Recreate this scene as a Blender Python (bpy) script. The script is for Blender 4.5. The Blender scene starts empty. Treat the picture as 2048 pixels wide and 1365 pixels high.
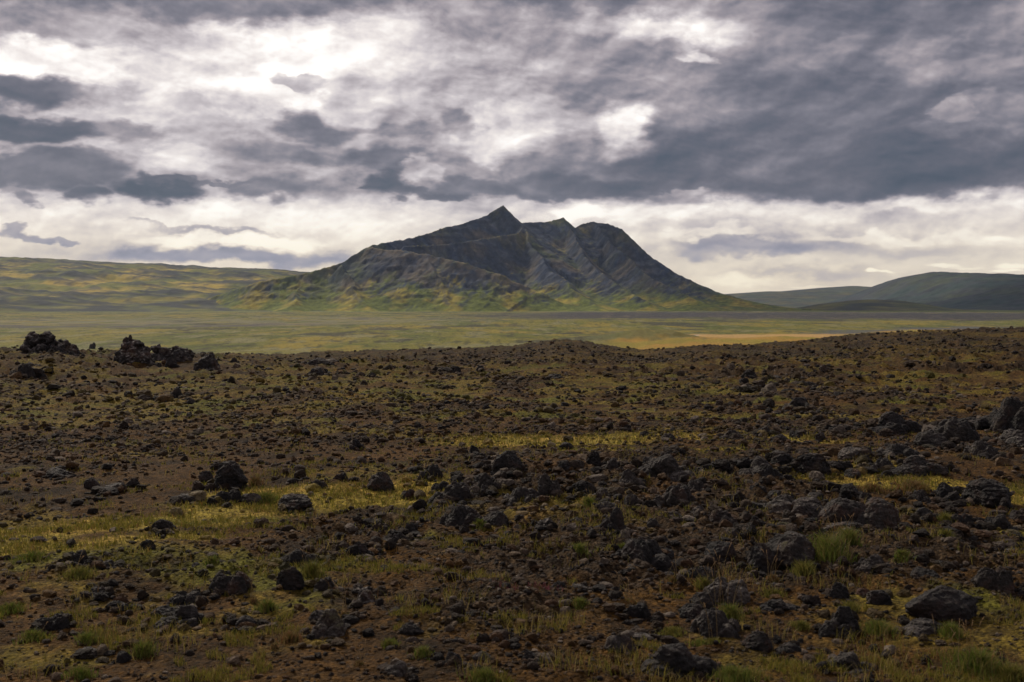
import bpy, math, random
import numpy as np

# ------------------------------------------------------------------ setup
scene = bpy.context.scene
C = scene.collection
F = 2275.0            # focal length in photo pixels (40 mm on a 36 mm frame)
HZ = 608.0            # horizon row of the photo
CAMZ = 30.0
PITCH = math.atan((682.5 - HZ) / F)

cd = bpy.data.cameras.new('camera')
cam = bpy.data.objects.new('camera', cd)
C.objects.link(cam)
cd.lens = F / 2048 * 36
cd.sensor_width = 36
cd.clip_start = 0.1
cd.clip_end = 200000
cd.dof.use_dof = True
cd.dof.focus_distance = 60
cd.dof.aperture_fstop = 5.6
cam.location = (0, 0, CAMZ)
cam.rotation_euler = (math.pi / 2 - PITCH, 0, 0)
scene.camera = cam

SUN_EL, SUN_AZ = math.radians(37), math.radians(-33)     # azimuth from +Y, left of the view
SUNV = np.array([math.sin(SUN_AZ) * math.cos(SUN_EL), math.cos(SUN_AZ) * math.cos(SUN_EL), math.sin(SUN_EL)])

scene.view_settings.view_transform = 'Standard'
scene.view_settings.look = 'None'
scene.view_settings.exposure = 0.0
scene.view_settings.gamma = 1.0
scene.cycles.use_denoising = True
scene.cycles.max_bounces = 6
scene.cycles.diffuse_bounces = 3
scene.cycles.volume_bounces = 0
scene.cycles.use_adaptive_sampling = True
scene.cycles.adaptive_threshold = 0.02

ld = bpy.data.lights.new('sun', 'SUN')
ld.energy = 3.3
ld.angle = math.radians(5)
ld.color = (1.0, 0.89, 0.72)
sun = bpy.data.objects.new('sun', ld)
C.objects.link(sun)
from mathutils import Vector
sun.rotation_euler = Vector(SUNV).to_track_quat('Z', 'Y').to_euler()


# ------------------------------------------------------------------ node helper
class NT:
    def __init__(self, nt):
        self.nt = nt
        nt.nodes.clear()

    def n(self, typ, **kw):
        nd = self.nt.nodes.new(typ)
        for k, v in kw.items():
            setattr(nd, k, v)
        return nd

    def put(self, sock, v):
        if isinstance(v, bpy.types.NodeSocket):
            self.nt.links.new(v, sock)
        elif v is not None:
            sock.default_value = v

    def math(self, op, a, b=None, c=None, clamp=False):
        nd = self.n('ShaderNodeMath', operation=op, use_clamp=clamp)
        for i, v in enumerate((a, b, c)):
            if v is not None:
                self.put(nd.inputs[i], v)
        return nd.outputs[0]

    def vmath(self, op, a, b=None):
        nd = self.n('ShaderNodeVectorMath', operation=op)
        self.put(nd.inputs[0], a)
        if b is not None:
            if op == 'SCALE':
                self.put(nd.inputs['Scale'], b)
            else:
                self.put(nd.inputs[1], b)
        return nd.outputs[0]

    def noise(self, vec, scale, detail=4, rough=0.55, dist=0.0, typ='FBM'):
        nd = self.n('ShaderNodeTexNoise', noise_type=typ)
        self.put(nd.inputs['Vector'], vec)
        nd.inputs['Scale'].default_value = scale
        nd.inputs['Detail'].default_value = detail
        nd.inputs['Roughness'].default_value = rough
        nd.inputs['Distortion'].default_value = dist
        return nd

    def mix(self, f, a, b, typ='RGBA', blend='MIX'):
        nd = self.n('ShaderNodeMix', data_type=typ)
        if typ == 'RGBA':
            nd.blend_type = blend
            i = (0, 6, 7, 2)
        else:
            i = (0, 2, 3, 0)
        self.put(nd.inputs[i[0]], f)
        self.put(nd.inputs[i[1]], a)
        self.put(nd.inputs[i[2]], b)
        return nd.outputs[i[3]]

    def mapr(self, v, a, b, c=0.0, d=1.0, typ='LINEAR'):
        nd = self.n('ShaderNodeMapRange', interpolation_type=typ)
        self.put(nd.inputs[0], v)
        for i, x in enumerate((a, b, c, d)):
            nd.inputs[i + 1].default_value = x
        return nd.outputs[0]

    def ramp(self, f, stops, interp='LINEAR'):
        nd = self.n('ShaderNodeValToRGB')
        cr = nd.color_ramp
        cr.interpolation = interp
        while len(cr.elements) < len(stops):
            cr.elements.new(0.5)
        for e, (p, c) in zip(cr.elements, stops):
            e.position = p
            e.color = (*c, 1)
        self.put(nd.inputs[0], f)
        return nd.outputs[0]


def lin(r, g, b):
    f = lambda c: c / 12.92 if c <= 0.04045 else ((c + 0.055) / 1.055) ** 2.4
    return tuple(f(v / 255.0) for v in (r, g, b))


# ------------------------------------------------------------------ sky
def build_world():
    w = bpy.data.worlds.new('World')
    scene.world = w
    w.use_nodes = True
    t = NT(w.node_tree)
    tc = t.n('ShaderNodeTexCoord')
    sep = t.n('ShaderNodeSeparateXYZ')
    t.put(sep.inputs[0], tc.outputs['Generated'])
    X, Y, Z = sep.outputs
    az = t.math('ARCTAN2', X, Y)
    el = t.math('ARCSINE', Z)
    k = F / 1000.0
    u = t.math('MULTIPLY', az, k)
    v = t.math('MULTIPLY', el, k)
    cb = t.n('ShaderNodeCombineXYZ')
    t.put(cb.inputs[0], u)
    t.put(cb.inputs[1], v)
    p0 = cb.outputs[0]
    # stretched lookup coordinates: clouds are flatter towards the horizon
    st = t.vmath('MULTIPLY', p0, (1.0, 1.9, 1.0))
    n1 = t.noise(st, 3.2, 3, 0.5)
    n2 = t.noise(st, 12.0, 6, 0.54)
    w1 = t.vmath('MULTIPLY', t.vmath('SUBTRACT', n1.outputs['Color'], (0.5, 0.5, 0.5)), (0.13, 0.055, 0.0))
    w2 = t.vmath('MULTIPLY', t.vmath('SUBTRACT', n2.outputs['Color'], (0.5, 0.5, 0.5)), (0.13, 0.075, 0.0))
    p = t.vmath('ADD', t.vmath('ADD', p0, w1), w2)
    ps = t.vmath('ADD', p0, t.vmath('SCALE', w2, 0.35))
    # x, y, rx, ry, tone, strength, edge softness (small = crisp), rotation
    B = [
        # wide underlying areas
        (560, 150, 620, 190, .93, .9, .9, 0), (1700, 230, 760, 260, .47, .95, .7, 0),
        (1250, 150, 300, 100, .62, .6, .9, 0), (60, 60, 420, 60, .60, .7, .9, 0),
        # top dark edge
        (520, 5, 360, 62, .42, .95, .7, 0), (300, -30, 700, 70, .47, .9, .7, 0), (700, 40, 160, 45, .5, .7, .9, 10),
        (1120, 0, 190, 42, .42, .9, .7, 0), (1780, 20, 420, 75, .42, .8, .8, 0), (960, 20, 110, 30, .66, .6, .9, 0),
        # bright openings
        (110, 122, 210, 40, .90, .95, .5, 0), (740, 70, 190, 70, .84, .9, .8, -10), (520, 185, 230, 60, .90, .9, .7, 5),
        (700, 110, 120, 70, .88, .8, .8, 0), (1310, 62, 280, 38, .84, .85, .8, 0), (960, 120, 120, 50, .78, .7, .9, 0),
        (1010, 265, 130, 70, .84, .85, .7, 0), (900, 250, 120, 60, .82, .6, .9, 0), (560, 225, 170, 60, .88, .8, .9, 0),
        # mid greys inside the bright half
        (330, 130, 150, 30, .76, .7, .8, 5), (440, 205, 130, 26, .72, .6, .8, 0), (350, 215, 90, 34, .70, .6, .8, 0),
        (700, 180, 130, 60, .60, .75, .8, -12), (880, 165, 170, 70, .58, .75, .9, 0), (960, 130, 130, 40, .56, .7, .9, 0),
        (640, 120, 240, 60, .88, .8, .9, 0), (610, 165, 60, 22, .60, .8, .4, 20), (640, 200, 60, 26, .92, .7, .8, 0), (1100, 240, 140, 60, .82, .7, .9, 0), (940, 320, 110, 26, .84, .6, .8, 0), (760, 235, 100, 45, .66, .6, .9, 0),
        (1080, 95, 120, 40, .55, .7, .9, 0), (1180, 175, 150, 60, .55, .7, .9, 0),
        # dark flat clouds at the left
        (50, 178, 150, 36, .40, .97, .55, 0), (190, 185, 110, 26, .55, .7, .8, 0),
        (90, 262, 155, 36, .34, .97, .45, 0), (20, 250, 60, 40, .33, .9, .5, 0), (280, 262, 80, 28, .48, .85, .6, 0),
        (200, 300, 330, 14, .66, .6, .8, 0), (120, 338, 170, 42, .38, .97, .45, 0), (220, 335, 90, 34, .42, .8, .6, 0),
        (0, 350, 100, 28, .40, .9, .6, 0),
        (160, 394, 52, 26, .37, .95, .4, 0), (55, 388, 34, 16, .48, .8, .5, 30), (310, 385, 105, 28, .33, .97, .4, 0), (350, 372, 60, 18, .34, .9, .5, 10),
        (420, 374, 120, 7, .44, .85, .6, 2), (535, 385, 100, 28, .47, .85, .6, 0), (620, 255, 115, 44, .42, .9, .6, 5),
        (770, 262, 170, 20, .48, .7, .8, 0), (560, 312, 150, 30, .47, .8, .7, 5), (500, 335, 90, 18, .52, .7, .8, 0), (380, 330, 90, 40, .82, .6, .8, 0),
        (780, 322, 130, 32, .44, .85, .6, 0), (640, 350, 110, 20, .74, .6, .8, 0), (910, 258, 60, 26, .5, .75, .7, 20),
        # towering bright heads
        (1245, 262, 85, 80, .90, .9, .65, 0), (1140, 250, 60, 60, .66, .8, .8, 0), (1190, 320, 90, 50, .66, .5, .9, 0), (1440, 262, 110, 60, .64, .7, .9, 0),
        (1360, 240, 50, 60, .55, .6, .9, 0), (1600, 215, 90, 50, .56, .6, .9, 0), (1830, 120, 90, 50, .60, .7, .9, 0),
        (1390, 108, 60, 20, .80, .8, .5, 5), (1340, 105, 60, 20, .48, .6, .8, 0),
        # big right hand mass
        (1660, 310, 520, 105, .385, .93, .45, 0), (1880, 330, 330, 85, .345, .9, .5, 0), (1780, 250, 260, 90, .41, .8, .8, 0),
        (1620, 105, 200, 40, .52, .7, .9, 0), (1530, 180, 160, 60, .44, .7, .9, 0), (1950, 190, 160, 30, .40, .8, .8, 0),
        (1250, 355, 360, 50, .43, .9, .4, 0), (1080, 350, 240, 40, .50, .8, .6, 0), (1150, 375, 220, 28, .39, .85, .45, 0),
        (1560, 300, 120, 30, .46, .6, .9, 5),
        (1970, 245, 130, 60, .50, .95, .28, 0), (1900, 225, 46, 30, .56, .95, .3, 0), (1980, 290, 130, 26, .40, .8, .7, 0),
        # cloud with bright left rim before the peak
        (770, 372, 80, 34, .37, .95, .45, 0), (725, 382, 34, 12, .40, .9, .5, -25), (890, 355, 110, 46, .60, .95, .25, 0),
        (840, 348, 46, 40, .72, .9, .35, 0), (960, 378, 170, 28, .43, .9, .5, 0), (860, 390, 110, 12, .37, .85, .6, 0),
        # pale band over the horizon
        (1350, 392, 60, 12, .72, .7, .6, 0), (1640, 425, 560, 34, .86, .85, .7, 0), (1300, 425, 260, 26, .88, .8, .8, 0), (420, 432, 520, 36, .88, .9, .7, 0),
        (780, 440, 130, 40, .84, .7, .9, 0), (420, 478, 320, 18, .93, .9, .6, 0), (100, 460, 250, 30, .82, .7, .8, 0),
        (430, 458, 170, 7, .64, .8, .7, 1), (330, 450, 110, 6, .66, .7, .7, 2), (36, 466, 60, 13, .56, .85, .5, 0), (100, 470, 22, 7, .6, .8, .5, 0),
        (480, 513, 360, 22, .54, .95, .6, 0), (640, 515, 130, 30, .62, .6, .9, 0), (60, 500, 150, 20, .70, .5, .9, 0),
        (1480, 492, 250, 26, .60, .9, .7, 0), (1340, 470, 120, 36, .70, .7, .9, 0), (1800, 440, 90, 16, .68, .7, .8, 0), (1640, 462, 60, 12, .68, .6, .8, 0), (1850, 500, 240, 16, .72, .7, .8, 0),
        (1600, 520, 200, 16, .84, .6, .9, 0), (1430, 470, 110, 16, .90, .8, .7, 0), (1620, 545, 240, 18, .66, .7, .9, 0), (1480, 560, 160, 20, .88, .8, .8, 0), (1750, 475, 160, 14, .90, .8, .7, 0), (1150, 425, 80, 24, .92, .8, .7, 0), (1750, 560, 120, 16, .76, .6, .9, 0),
        (1900, 470, 200, 14, .86, .7, .8, 0),
    ]
    crisp = [(1747, 541, 17, 5, .93), (1775, 542, 24, 3.4, .9), (1895, 533, 44, 5, .9), (1930, 536, 40, 3.2, .86), (2030, 532, 42, 7, .9), (2010, 541, 36, 4, .92),
             (1630, 573, 60, 4, .86), (1990, 474, 34, 6, .88)]
    base = t.noise(st, 2.2, 5, 0.55)
    L = t.mapr(base.outputs['Fac'], 0.3, 0.7, 0.44, 0.74)
    # pale, brighter band near the horizon
    hb = t.mapr(v, 0.17, 0.235, 1.0, 0.0, 'SMOOTHSTEP')
    L = t.mix(hb, L, 0.80, 'FLOAT')

    def blob(L, x, y, rx, ry, tone, strength, soft, rot, src):
        m = t.n('ShaderNodeMapping', vector_type='TEXTURE')
        a = math.atan((x - 1024) / F)
        e = math.atan((HZ - y) / F * math.cos(a))
        m.inputs['Location'].default_value = (a * k, e * k, 0)
        m.inputs['Rotation'].default_value = (0, 0, math.radians(-rot))
        m.inputs['Scale'].default_value = (rx / 1000, ry / 1000, 1)
        t.put(m.inputs['Vector'], src)
        g = t.n('ShaderNodeTexGradient', gradient_type='SPHERICAL')
        t.put(g.inputs[0], m.outputs[0])
        f = t.mapr(g.outputs['Fac'], 0.0, soft, 0.0, strength, 'SMOOTHSTEP')
        return t.mix(f, L, tone, 'FLOAT')
    for b in B:
        L = blob(L, *b, p)
    for x, y, rx, ry, tone in crisp:
        L = blob(L, x, y, rx, ry, tone, .95, .6, 0, ps)
    # billowing detail laid over everything, weaker near the horizon
    q = t.vmath('MULTIPLY', t.vmath('ADD', p0, t.vmath('SCALE', w1, 0.6)), (1.0, 1.7, 1.0))
    d1 = t.noise(q, 3.6, 5, 0.5, 0.1)
    d1b = t.noise(t.vmath('ADD', q, (-0.014, 0.034, 0.0)), 3.6, 5, 0.5, 0.1)
    d2 = t.noise(q, 15.0, 4, 0.5, 0.1)
    d2b = t.noise(t.vmath('ADD', q, (-0.005, 0.012, 0.0)), 15.0, 4, 0.5, 0.1)
    calm = t.mapr(L, 0.36, 0.60, 0.55, 1.0)
    amp = t.math('MULTIPLY', t.mapr(v, 0.02, 0.22, 0.22, 0.46), calm)
    L = t.math('ADD', L, t.math('MULTIPLY', t.math('SUBTRACT', d1.outputs['Fac'], 0.5), amp))
    rel = t.math('ADD', t.math('MULTIPLY', t.math('SUBTRACT', d1.outputs['Fac'], d1b.outputs['Fac']), 0.75),
                 t.math('MULTIPLY', t.math('SUBTRACT', d2.outputs['Fac'], d2b.outputs['Fac']), 0.28))
    L = t.math('ADD', L, t.math('MULTIPLY', rel, t.math('MULTIPLY', calm, t.mapr(v, 0.05, 0.22, 0.25, 1.0))))
    L = t.math('ADD', L, t.math('MULTIPLY', t.math('SUBTRACT', d2.outputs['Fac'], 0.5), t.math('MULTIPLY', calm, t.mapr(v, 0.04, 0.2, 0.05, 0.20))))
    L = t.math('ADD', t.math('MULTIPLY', t.math('SUBTRACT', L, 0.62), 1.12), 0.65)
    col = t.ramp(L, [(0.16, lin(52, 63, 78)), (0.28, lin(73, 81, 96)), (0.40, lin(100, 100, 112)), (0.50, lin(124, 121, 131)), (0.62, lin(161, 152, 157)),
                     (0.76, lin(196, 188, 190)), (0.88, lin(228, 220, 216)), (1.0, lin(255, 251, 246))])
    # thinner, brighter cloud overhead and round the veiled sun, above the frame
    over = t.mapr(v, 0.75, 1.5, 0.0, 1.0, 'SMOOTHSTEP')
    sd = t.n('ShaderNodeVectorMath', operation='DOT_PRODUCT')
    t.put(sd.inputs[0], tc.outputs['Generated'])
    sd.inputs[1].default_value = tuple(SUNV)
    glow = t.mapr(sd.outputs['Value'], 0.935, 1.0, 0.0, 1.0, 'SMOOTHSTEP')
    warm = t.mapr(v, 0.02, 0.24, 1.0, 0.0, 'SMOOTHSTEP')
    low = t.mapr(L, 0.62, 0.80, 0.0, 1.0)
    col = t.mix(t.math('MULTIPLY', warm, low), col, t.mix(1.0, col, (1.06, .985, .78, 1), blend='MULTIPLY'))
    blue = t.mapr(L, 0.72, 0.6, 0.0, 1.0)
    col = t.mix(t.math('MULTIPLY', warm, blue), col, t.mix(1.0, col, (.88, .99, 1.16, 1), blend='MULTIPLY'))
    col = t.vmath('SCALE', col, t.math('ADD', t.math('MULTIPLY_ADD', over, 0.0, t.math('MULTIPLY_ADD', t.mapr(v, 0.0, 0.40, 0.20, 0.20), t.mapr(L, 0.45, 0.8), 1.0)), t.math('MULTIPLY', glow, 2.4)))
    sky = t.n('ShaderNodeTexSky', sky_type='NISHITA')
    sky.sun_disc = False
    sky.sun_elevation = SUN_EL
    sky.sun_rotation = SUN_AZ
    b1 = t.n('ShaderNodeBackground')
    t.put(b1.inputs[0], sky.outputs[0])
    b1.inputs[1].default_value = 0.08
    b2 = t.n('ShaderNodeBackground')
    t.put(b2.inputs[0], col)
    b2.inputs[1].default_value = 1.0
    ms = t.n('ShaderNodeMixShader')
    ms.inputs[0].default_value = 0.96            # cloud cover
    t.nt.links.new(b1.outputs[0], ms.inputs[1])
    t.nt.links.new(b2.outputs[0], ms.inputs[2])
    out = t.n('ShaderNodeOutputWorld')
    t.nt.links.new(ms.outputs[0], out.inputs[0])
    w.cycles.sampling_method = 'MANUAL'
    w.cycles.sample_map_resolution = 512


build_world()


# ------------------------------------------------------------------ numpy noise
_P = np.random.RandomState(7).permutation(256).astype(np.int32)
_P = np.concatenate([_P, _P, _P])
_A = np.random.RandomState(3).rand(256) * 2 * np.pi
_GX, _GY = np.cos(_A).astype(np.float32), np.sin(_A).astype(np.float32)
_g3 = np.random.RandomState(5).randn(256, 3)
_g3 = (_g3 / np.linalg.norm(_g3, axis=1)[:, None]).astype(np.float32)


def perlin2(x, y, seed=0):
    x = np.asarray(x, np.float64) + seed * 37.17
    y = np.asarray(y, np.float64) + seed * 91.73
    xi = np.floor(x).astype(np.int64)
    yi = np.floor(y).astype(np.int64)
    fx = (x - xi).astype(np.float32)
    fy = (y - yi).astype(np.float32)
    xi &= 255
    yi &= 255
    ux = fx * fx * fx * (fx * (fx * 6 - 15) + 10)
    uy = fy * fy * fy * (fy * (fy * 6 - 15) + 10)

    def g(ix, iy, dx, dy):
        h = _P[_P[ix & 255] + (iy & 255)]
        return _GX[h] * dx + _GY[h] * dy
    a = g(xi, yi, fx, fy)
    b = g(xi + 1, yi, fx - 1, fy)
    c = g(xi, yi + 1, fx, fy - 1)
    d = g(xi + 1, yi + 1, fx - 1, fy - 1)
    return ((a + ux * (b - a)) * (1 - uy) + (c + ux * (d - c)) * uy) * 1.5


def fbm(x, y, octv=4, seed=0, gain=0.5, lac=2.03, ridged=False):
    s = 0.0
    a = 1.0
    tot = 0.0
    f = 1.0
    for i in range(octv):
        n = perlin2(x * f, y * f, seed + i * 3.1)
        if ridged:
            n = 1 - 2 * np.abs(n)
        s = s + a * n
        tot += a
        a *= gain
        f *= lac
    return s / tot


def perlin3(p, seed=0):
    p = p + seed * 17.31
    i = np.floor(p).astype(np.int64)
    f = (p - i).astype(np.float32)
    i &= 255
    u = f * f * f * (f * (f * 6 - 15) + 10)
    r = 0
    for dx in (0, 1):
        for dy in (0, 1):
            for dz in (0, 1):
                h = _P[_P[_P[(i[:, 0] + dx) & 255] + ((i[:, 1] + dy) & 255)] + ((i[:, 2] + dz) & 255)]
                g = _g3[h]
                d = g[:, 0] * (f[:, 0] - dx) + g[:, 1] * (f[:, 1] - dy) + g[:, 2] * (f[:, 2] - dz)
                wx = u[:, 0] if dx else 1 - u[:, 0]
                wy = u[:, 1] if dy else 1 - u[:, 1]
                wz = u[:, 2] if dz else 1 - u[:, 2]
                r = r + d * wx * wy * wz
    return r * 1.5


def fbm3(p, octv=4, seed=0, gain=0.5, ridged=False):
    s = 0
    a = 1
    tot = 0
    f = 1
    for k in range(octv):
        n = perlin3(p * f, seed + k * 2.7)
        if ridged:
            n = 1 - 2 * np.abs(n)
        s = s + a * n
        tot += a
        a *= gain
        f *= 2.07
    return s / tot


def sst(x, a, b):
    t = np.clip((x - a) / (b - a), 0, 1)
    return t * t * (3 - 2 * t)


# ------------------------------------------------------------------ photo geometry helpers
def ray(px, py):
    cx, cy = (px - 1024) / F, (682.5 - py) / F
    return np.array([cx, math.cos(PITCH) + cy * math.sin(PITCH), cy * math.cos(PITCH) - math.sin(PITCH)])


def at_depth(px, py, Y):
    d = ray(px, py)
    return d * (Y / d[1])             # relative to the camera


# ------------------------------------------------------------------ the lie of the land (heights relative to the camera)
EDGE_X = [-400, 0, 450, 620, 800, 950, 1050, 1110, 1160, 1200, 1250, 1300, 1400, 1500, 1600, 1700, 1800, 1900, 2048, 2400]
EDGE_Y = [702, 702, 714, 714, 706, 704, 700, 690, 690, 698, 706, 707, 698, 693, 689, 678, 670, 664, 661, 657]
RD = 170.0
PLAIN = -25.0


def az_px(x, y):
    a = np.clip(np.arctan2(x, y), -0.60, 0.60)
    return 1024 + F * np.tan(a)


def gauss(x, y, cx, cy, sx, sy):
    return np.exp(-((x - cx) / sx) ** 2 - ((y - cy) / sy) ** 2)


def far_bumps(x, y, r, px):
    z = 2.2 * fbm(x / 260, y / 260, 3, 11) + 0.9 * fbm(x / 50, y / 60, 3, 12) + 0.8 * fbm(x / 12, y / 30, 4, 13, gain=.6, ridged=True)
    band = sst(r, 1850, 2100) * (1 - sst(r, 3000, 3300)) * sst(px, 860, 1250)
    z += band * (2.5 * fbm(x / 30, y / 60, 4, 14, ridged=True) + 2.0)
    z += 6.0 * gauss(x, y, at_depth(1300, 690, 760)[0], 770, 34, 60) * (1 + .7 * fbm(x / 16, y / 20, 4, 15))
    z += 3.0 * gauss(x, y, at_depth(1545, 690, 760)[0], 720, 40, 40)
    z += 3.5 * gauss(x, y, at_depth(1070, 650, 1400)[0], 1450, 120, 90) + 4 * gauss(x, y, at_depth(400, 640, 1500)[0], 1800, 60, 50)
    # keep the pale water flat
    return z


def ground_z(x, y, fine=True):
    x = np.asarray(x, float)
    y = np.asarray(y, float)
    r = np.hypot(x, y)
    px = az_px(x, y)
    ze = -(np.interp(px, EDGE_X, EDGE_Y) - HZ) / F * RD
    zn = np.interp(r, [0, 10, 20, 35, 50, 75, 100, 170], [-2.15, -2.2, -2.36, -2.85, -3.35, -4.2, -5.0, -6.8])
    zp = zn + sst(r, 30, RD) * (ze + 6.8)
    zp += 1.05 * gauss(x, y, -25, 62, 17, 13)                                 # rise carrying the left crags
    zp += 0.30 * gauss(x, y, 18.5, 19.5, 6, 5) + 0.22 * gauss(x, y, 1.5, 14.0, 3.2, 2.0) + .25 * gauss(x, y, 5.5, 15.0, 3, 2)
    zp += 0.5 * gauss(x, y, 22, 58, 16, 7)
    und = 0.42 * fbm(x / 17, y / 17, 3, 21) * sst(r, 6, 40) + 0.09 * fbm(x / 3.5, y / 3.5, 3, 22)
    far = sst(r, 60, 150)
    und = und + far * 0.55 * fbm(x / 24, y / 24, 3, 23)
    rub = rubble_density(x, y)
    if fine:
        rough = fbm(x / 0.62, y / 0.62, 4, 24, gain=.58, ridged=True) * (0.028 + 0.12 * rub)
        rough = rough + 0.012 * fbm(x / .13, y / .13, 2, 25) * (1 - sst(r, 10, 25))
        rough = rough + sst(r, 16, 60) * (0.24 + .30 * rub) * fbm(x / 2.1, y / 2.6, 4, 26, gain=.62, ridged=True)
        rough = rough + sst(r, 90, 150) * 0.30 * np.clip(fbm(x / 3.3, y / 5, 3, 27, gain=.6, ridged=True), -.2, 1)
        und = und + rough
    zp = zp + und
    over = sst(r, RD + 12 * fbm(x / 40, y / 40, 2, 28), RD + 130)
    zf = PLAIN + far_bumps(x, y, r, px)
    return zp * (1 - over) + zf * over


def rubble_density(x, y):
    """0 = bare cinder gravel or turf, 1 = blocky clinker."""
    r = np.hypot(x, y)
    px = az_px(x, y)
    d = 0.36 + .9 * sst(r, 22, 60) * fbm(x / 13, y / 16, 3, 33) + 1.0 * fbm(x / 5.5, y / 5.5, 3, 31) + .7 * fbm(x / 1.5, y / 1.5, 2, 32)
    # photo rows are used as shorthand for distance on the level foreground
    row = HZ + 2.3 * F / np.maximum(r, 3)
    d = d + 0.55 * np.exp(-((px - 1250) / 380) ** 2 - ((row - 985) / 60) ** 2)
    d = d + 0.4 * np.exp(-((px - 1550) / 260) ** 2 - ((row - 1060) / 70) ** 2)
    d = d - 0.8 * turf(x, y)
    d = d - 0.55 * np.exp(-((px - 1250) / 500) ** 2 - ((row - 897) / 13) ** 2)
    d = d - 0.3 * sst(row, 1100, 1180)
    return np.clip(d, 0, 1)


def strip(px, row, x0, x1, y0, y1, w):
    """soft mask of a long patch running from (x0,y0) to (x1,y1) in photo columns / distance rows"""
    t = (px - x0) / (x1 - x0)
    yc = y0 + (y1 - y0) * t
    return np.exp(-((row - yc) / w) ** 4) * sst(px, x0 - 60, x0 + 60) * (1 - sst(px, x1 - 60, x1 + 60))


def turf(x, y):
    r = np.hypot(x, y)
    px = az_px(x, y)
    row = HZ + 2.3 * F / np.maximum(r, 3) + 15 * fbm(x / 2.6, y / 2.0, 4, 41, gain=.6) + 8 * fbm(x / .5, y / .5, 2, 42)
    m = 0.0
    for s in ((-300, 560, 1062, 1034, 17), (360, 900, 1022, 1004, 24), (880, 1310, 881, 873, 11), (1340, 1700, 872, 868, 6),
              (1560, 2500, 985, 978, 15), (-200, 420, 1085, 1080, 12), (380, 700, 1000, 990, 10), (1000, 1500, 905, 900, 4)):
        m = np.maximum(m, strip(px, row, *s))
    return m


def cols(*c):
    return np.array(c, float)


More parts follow.
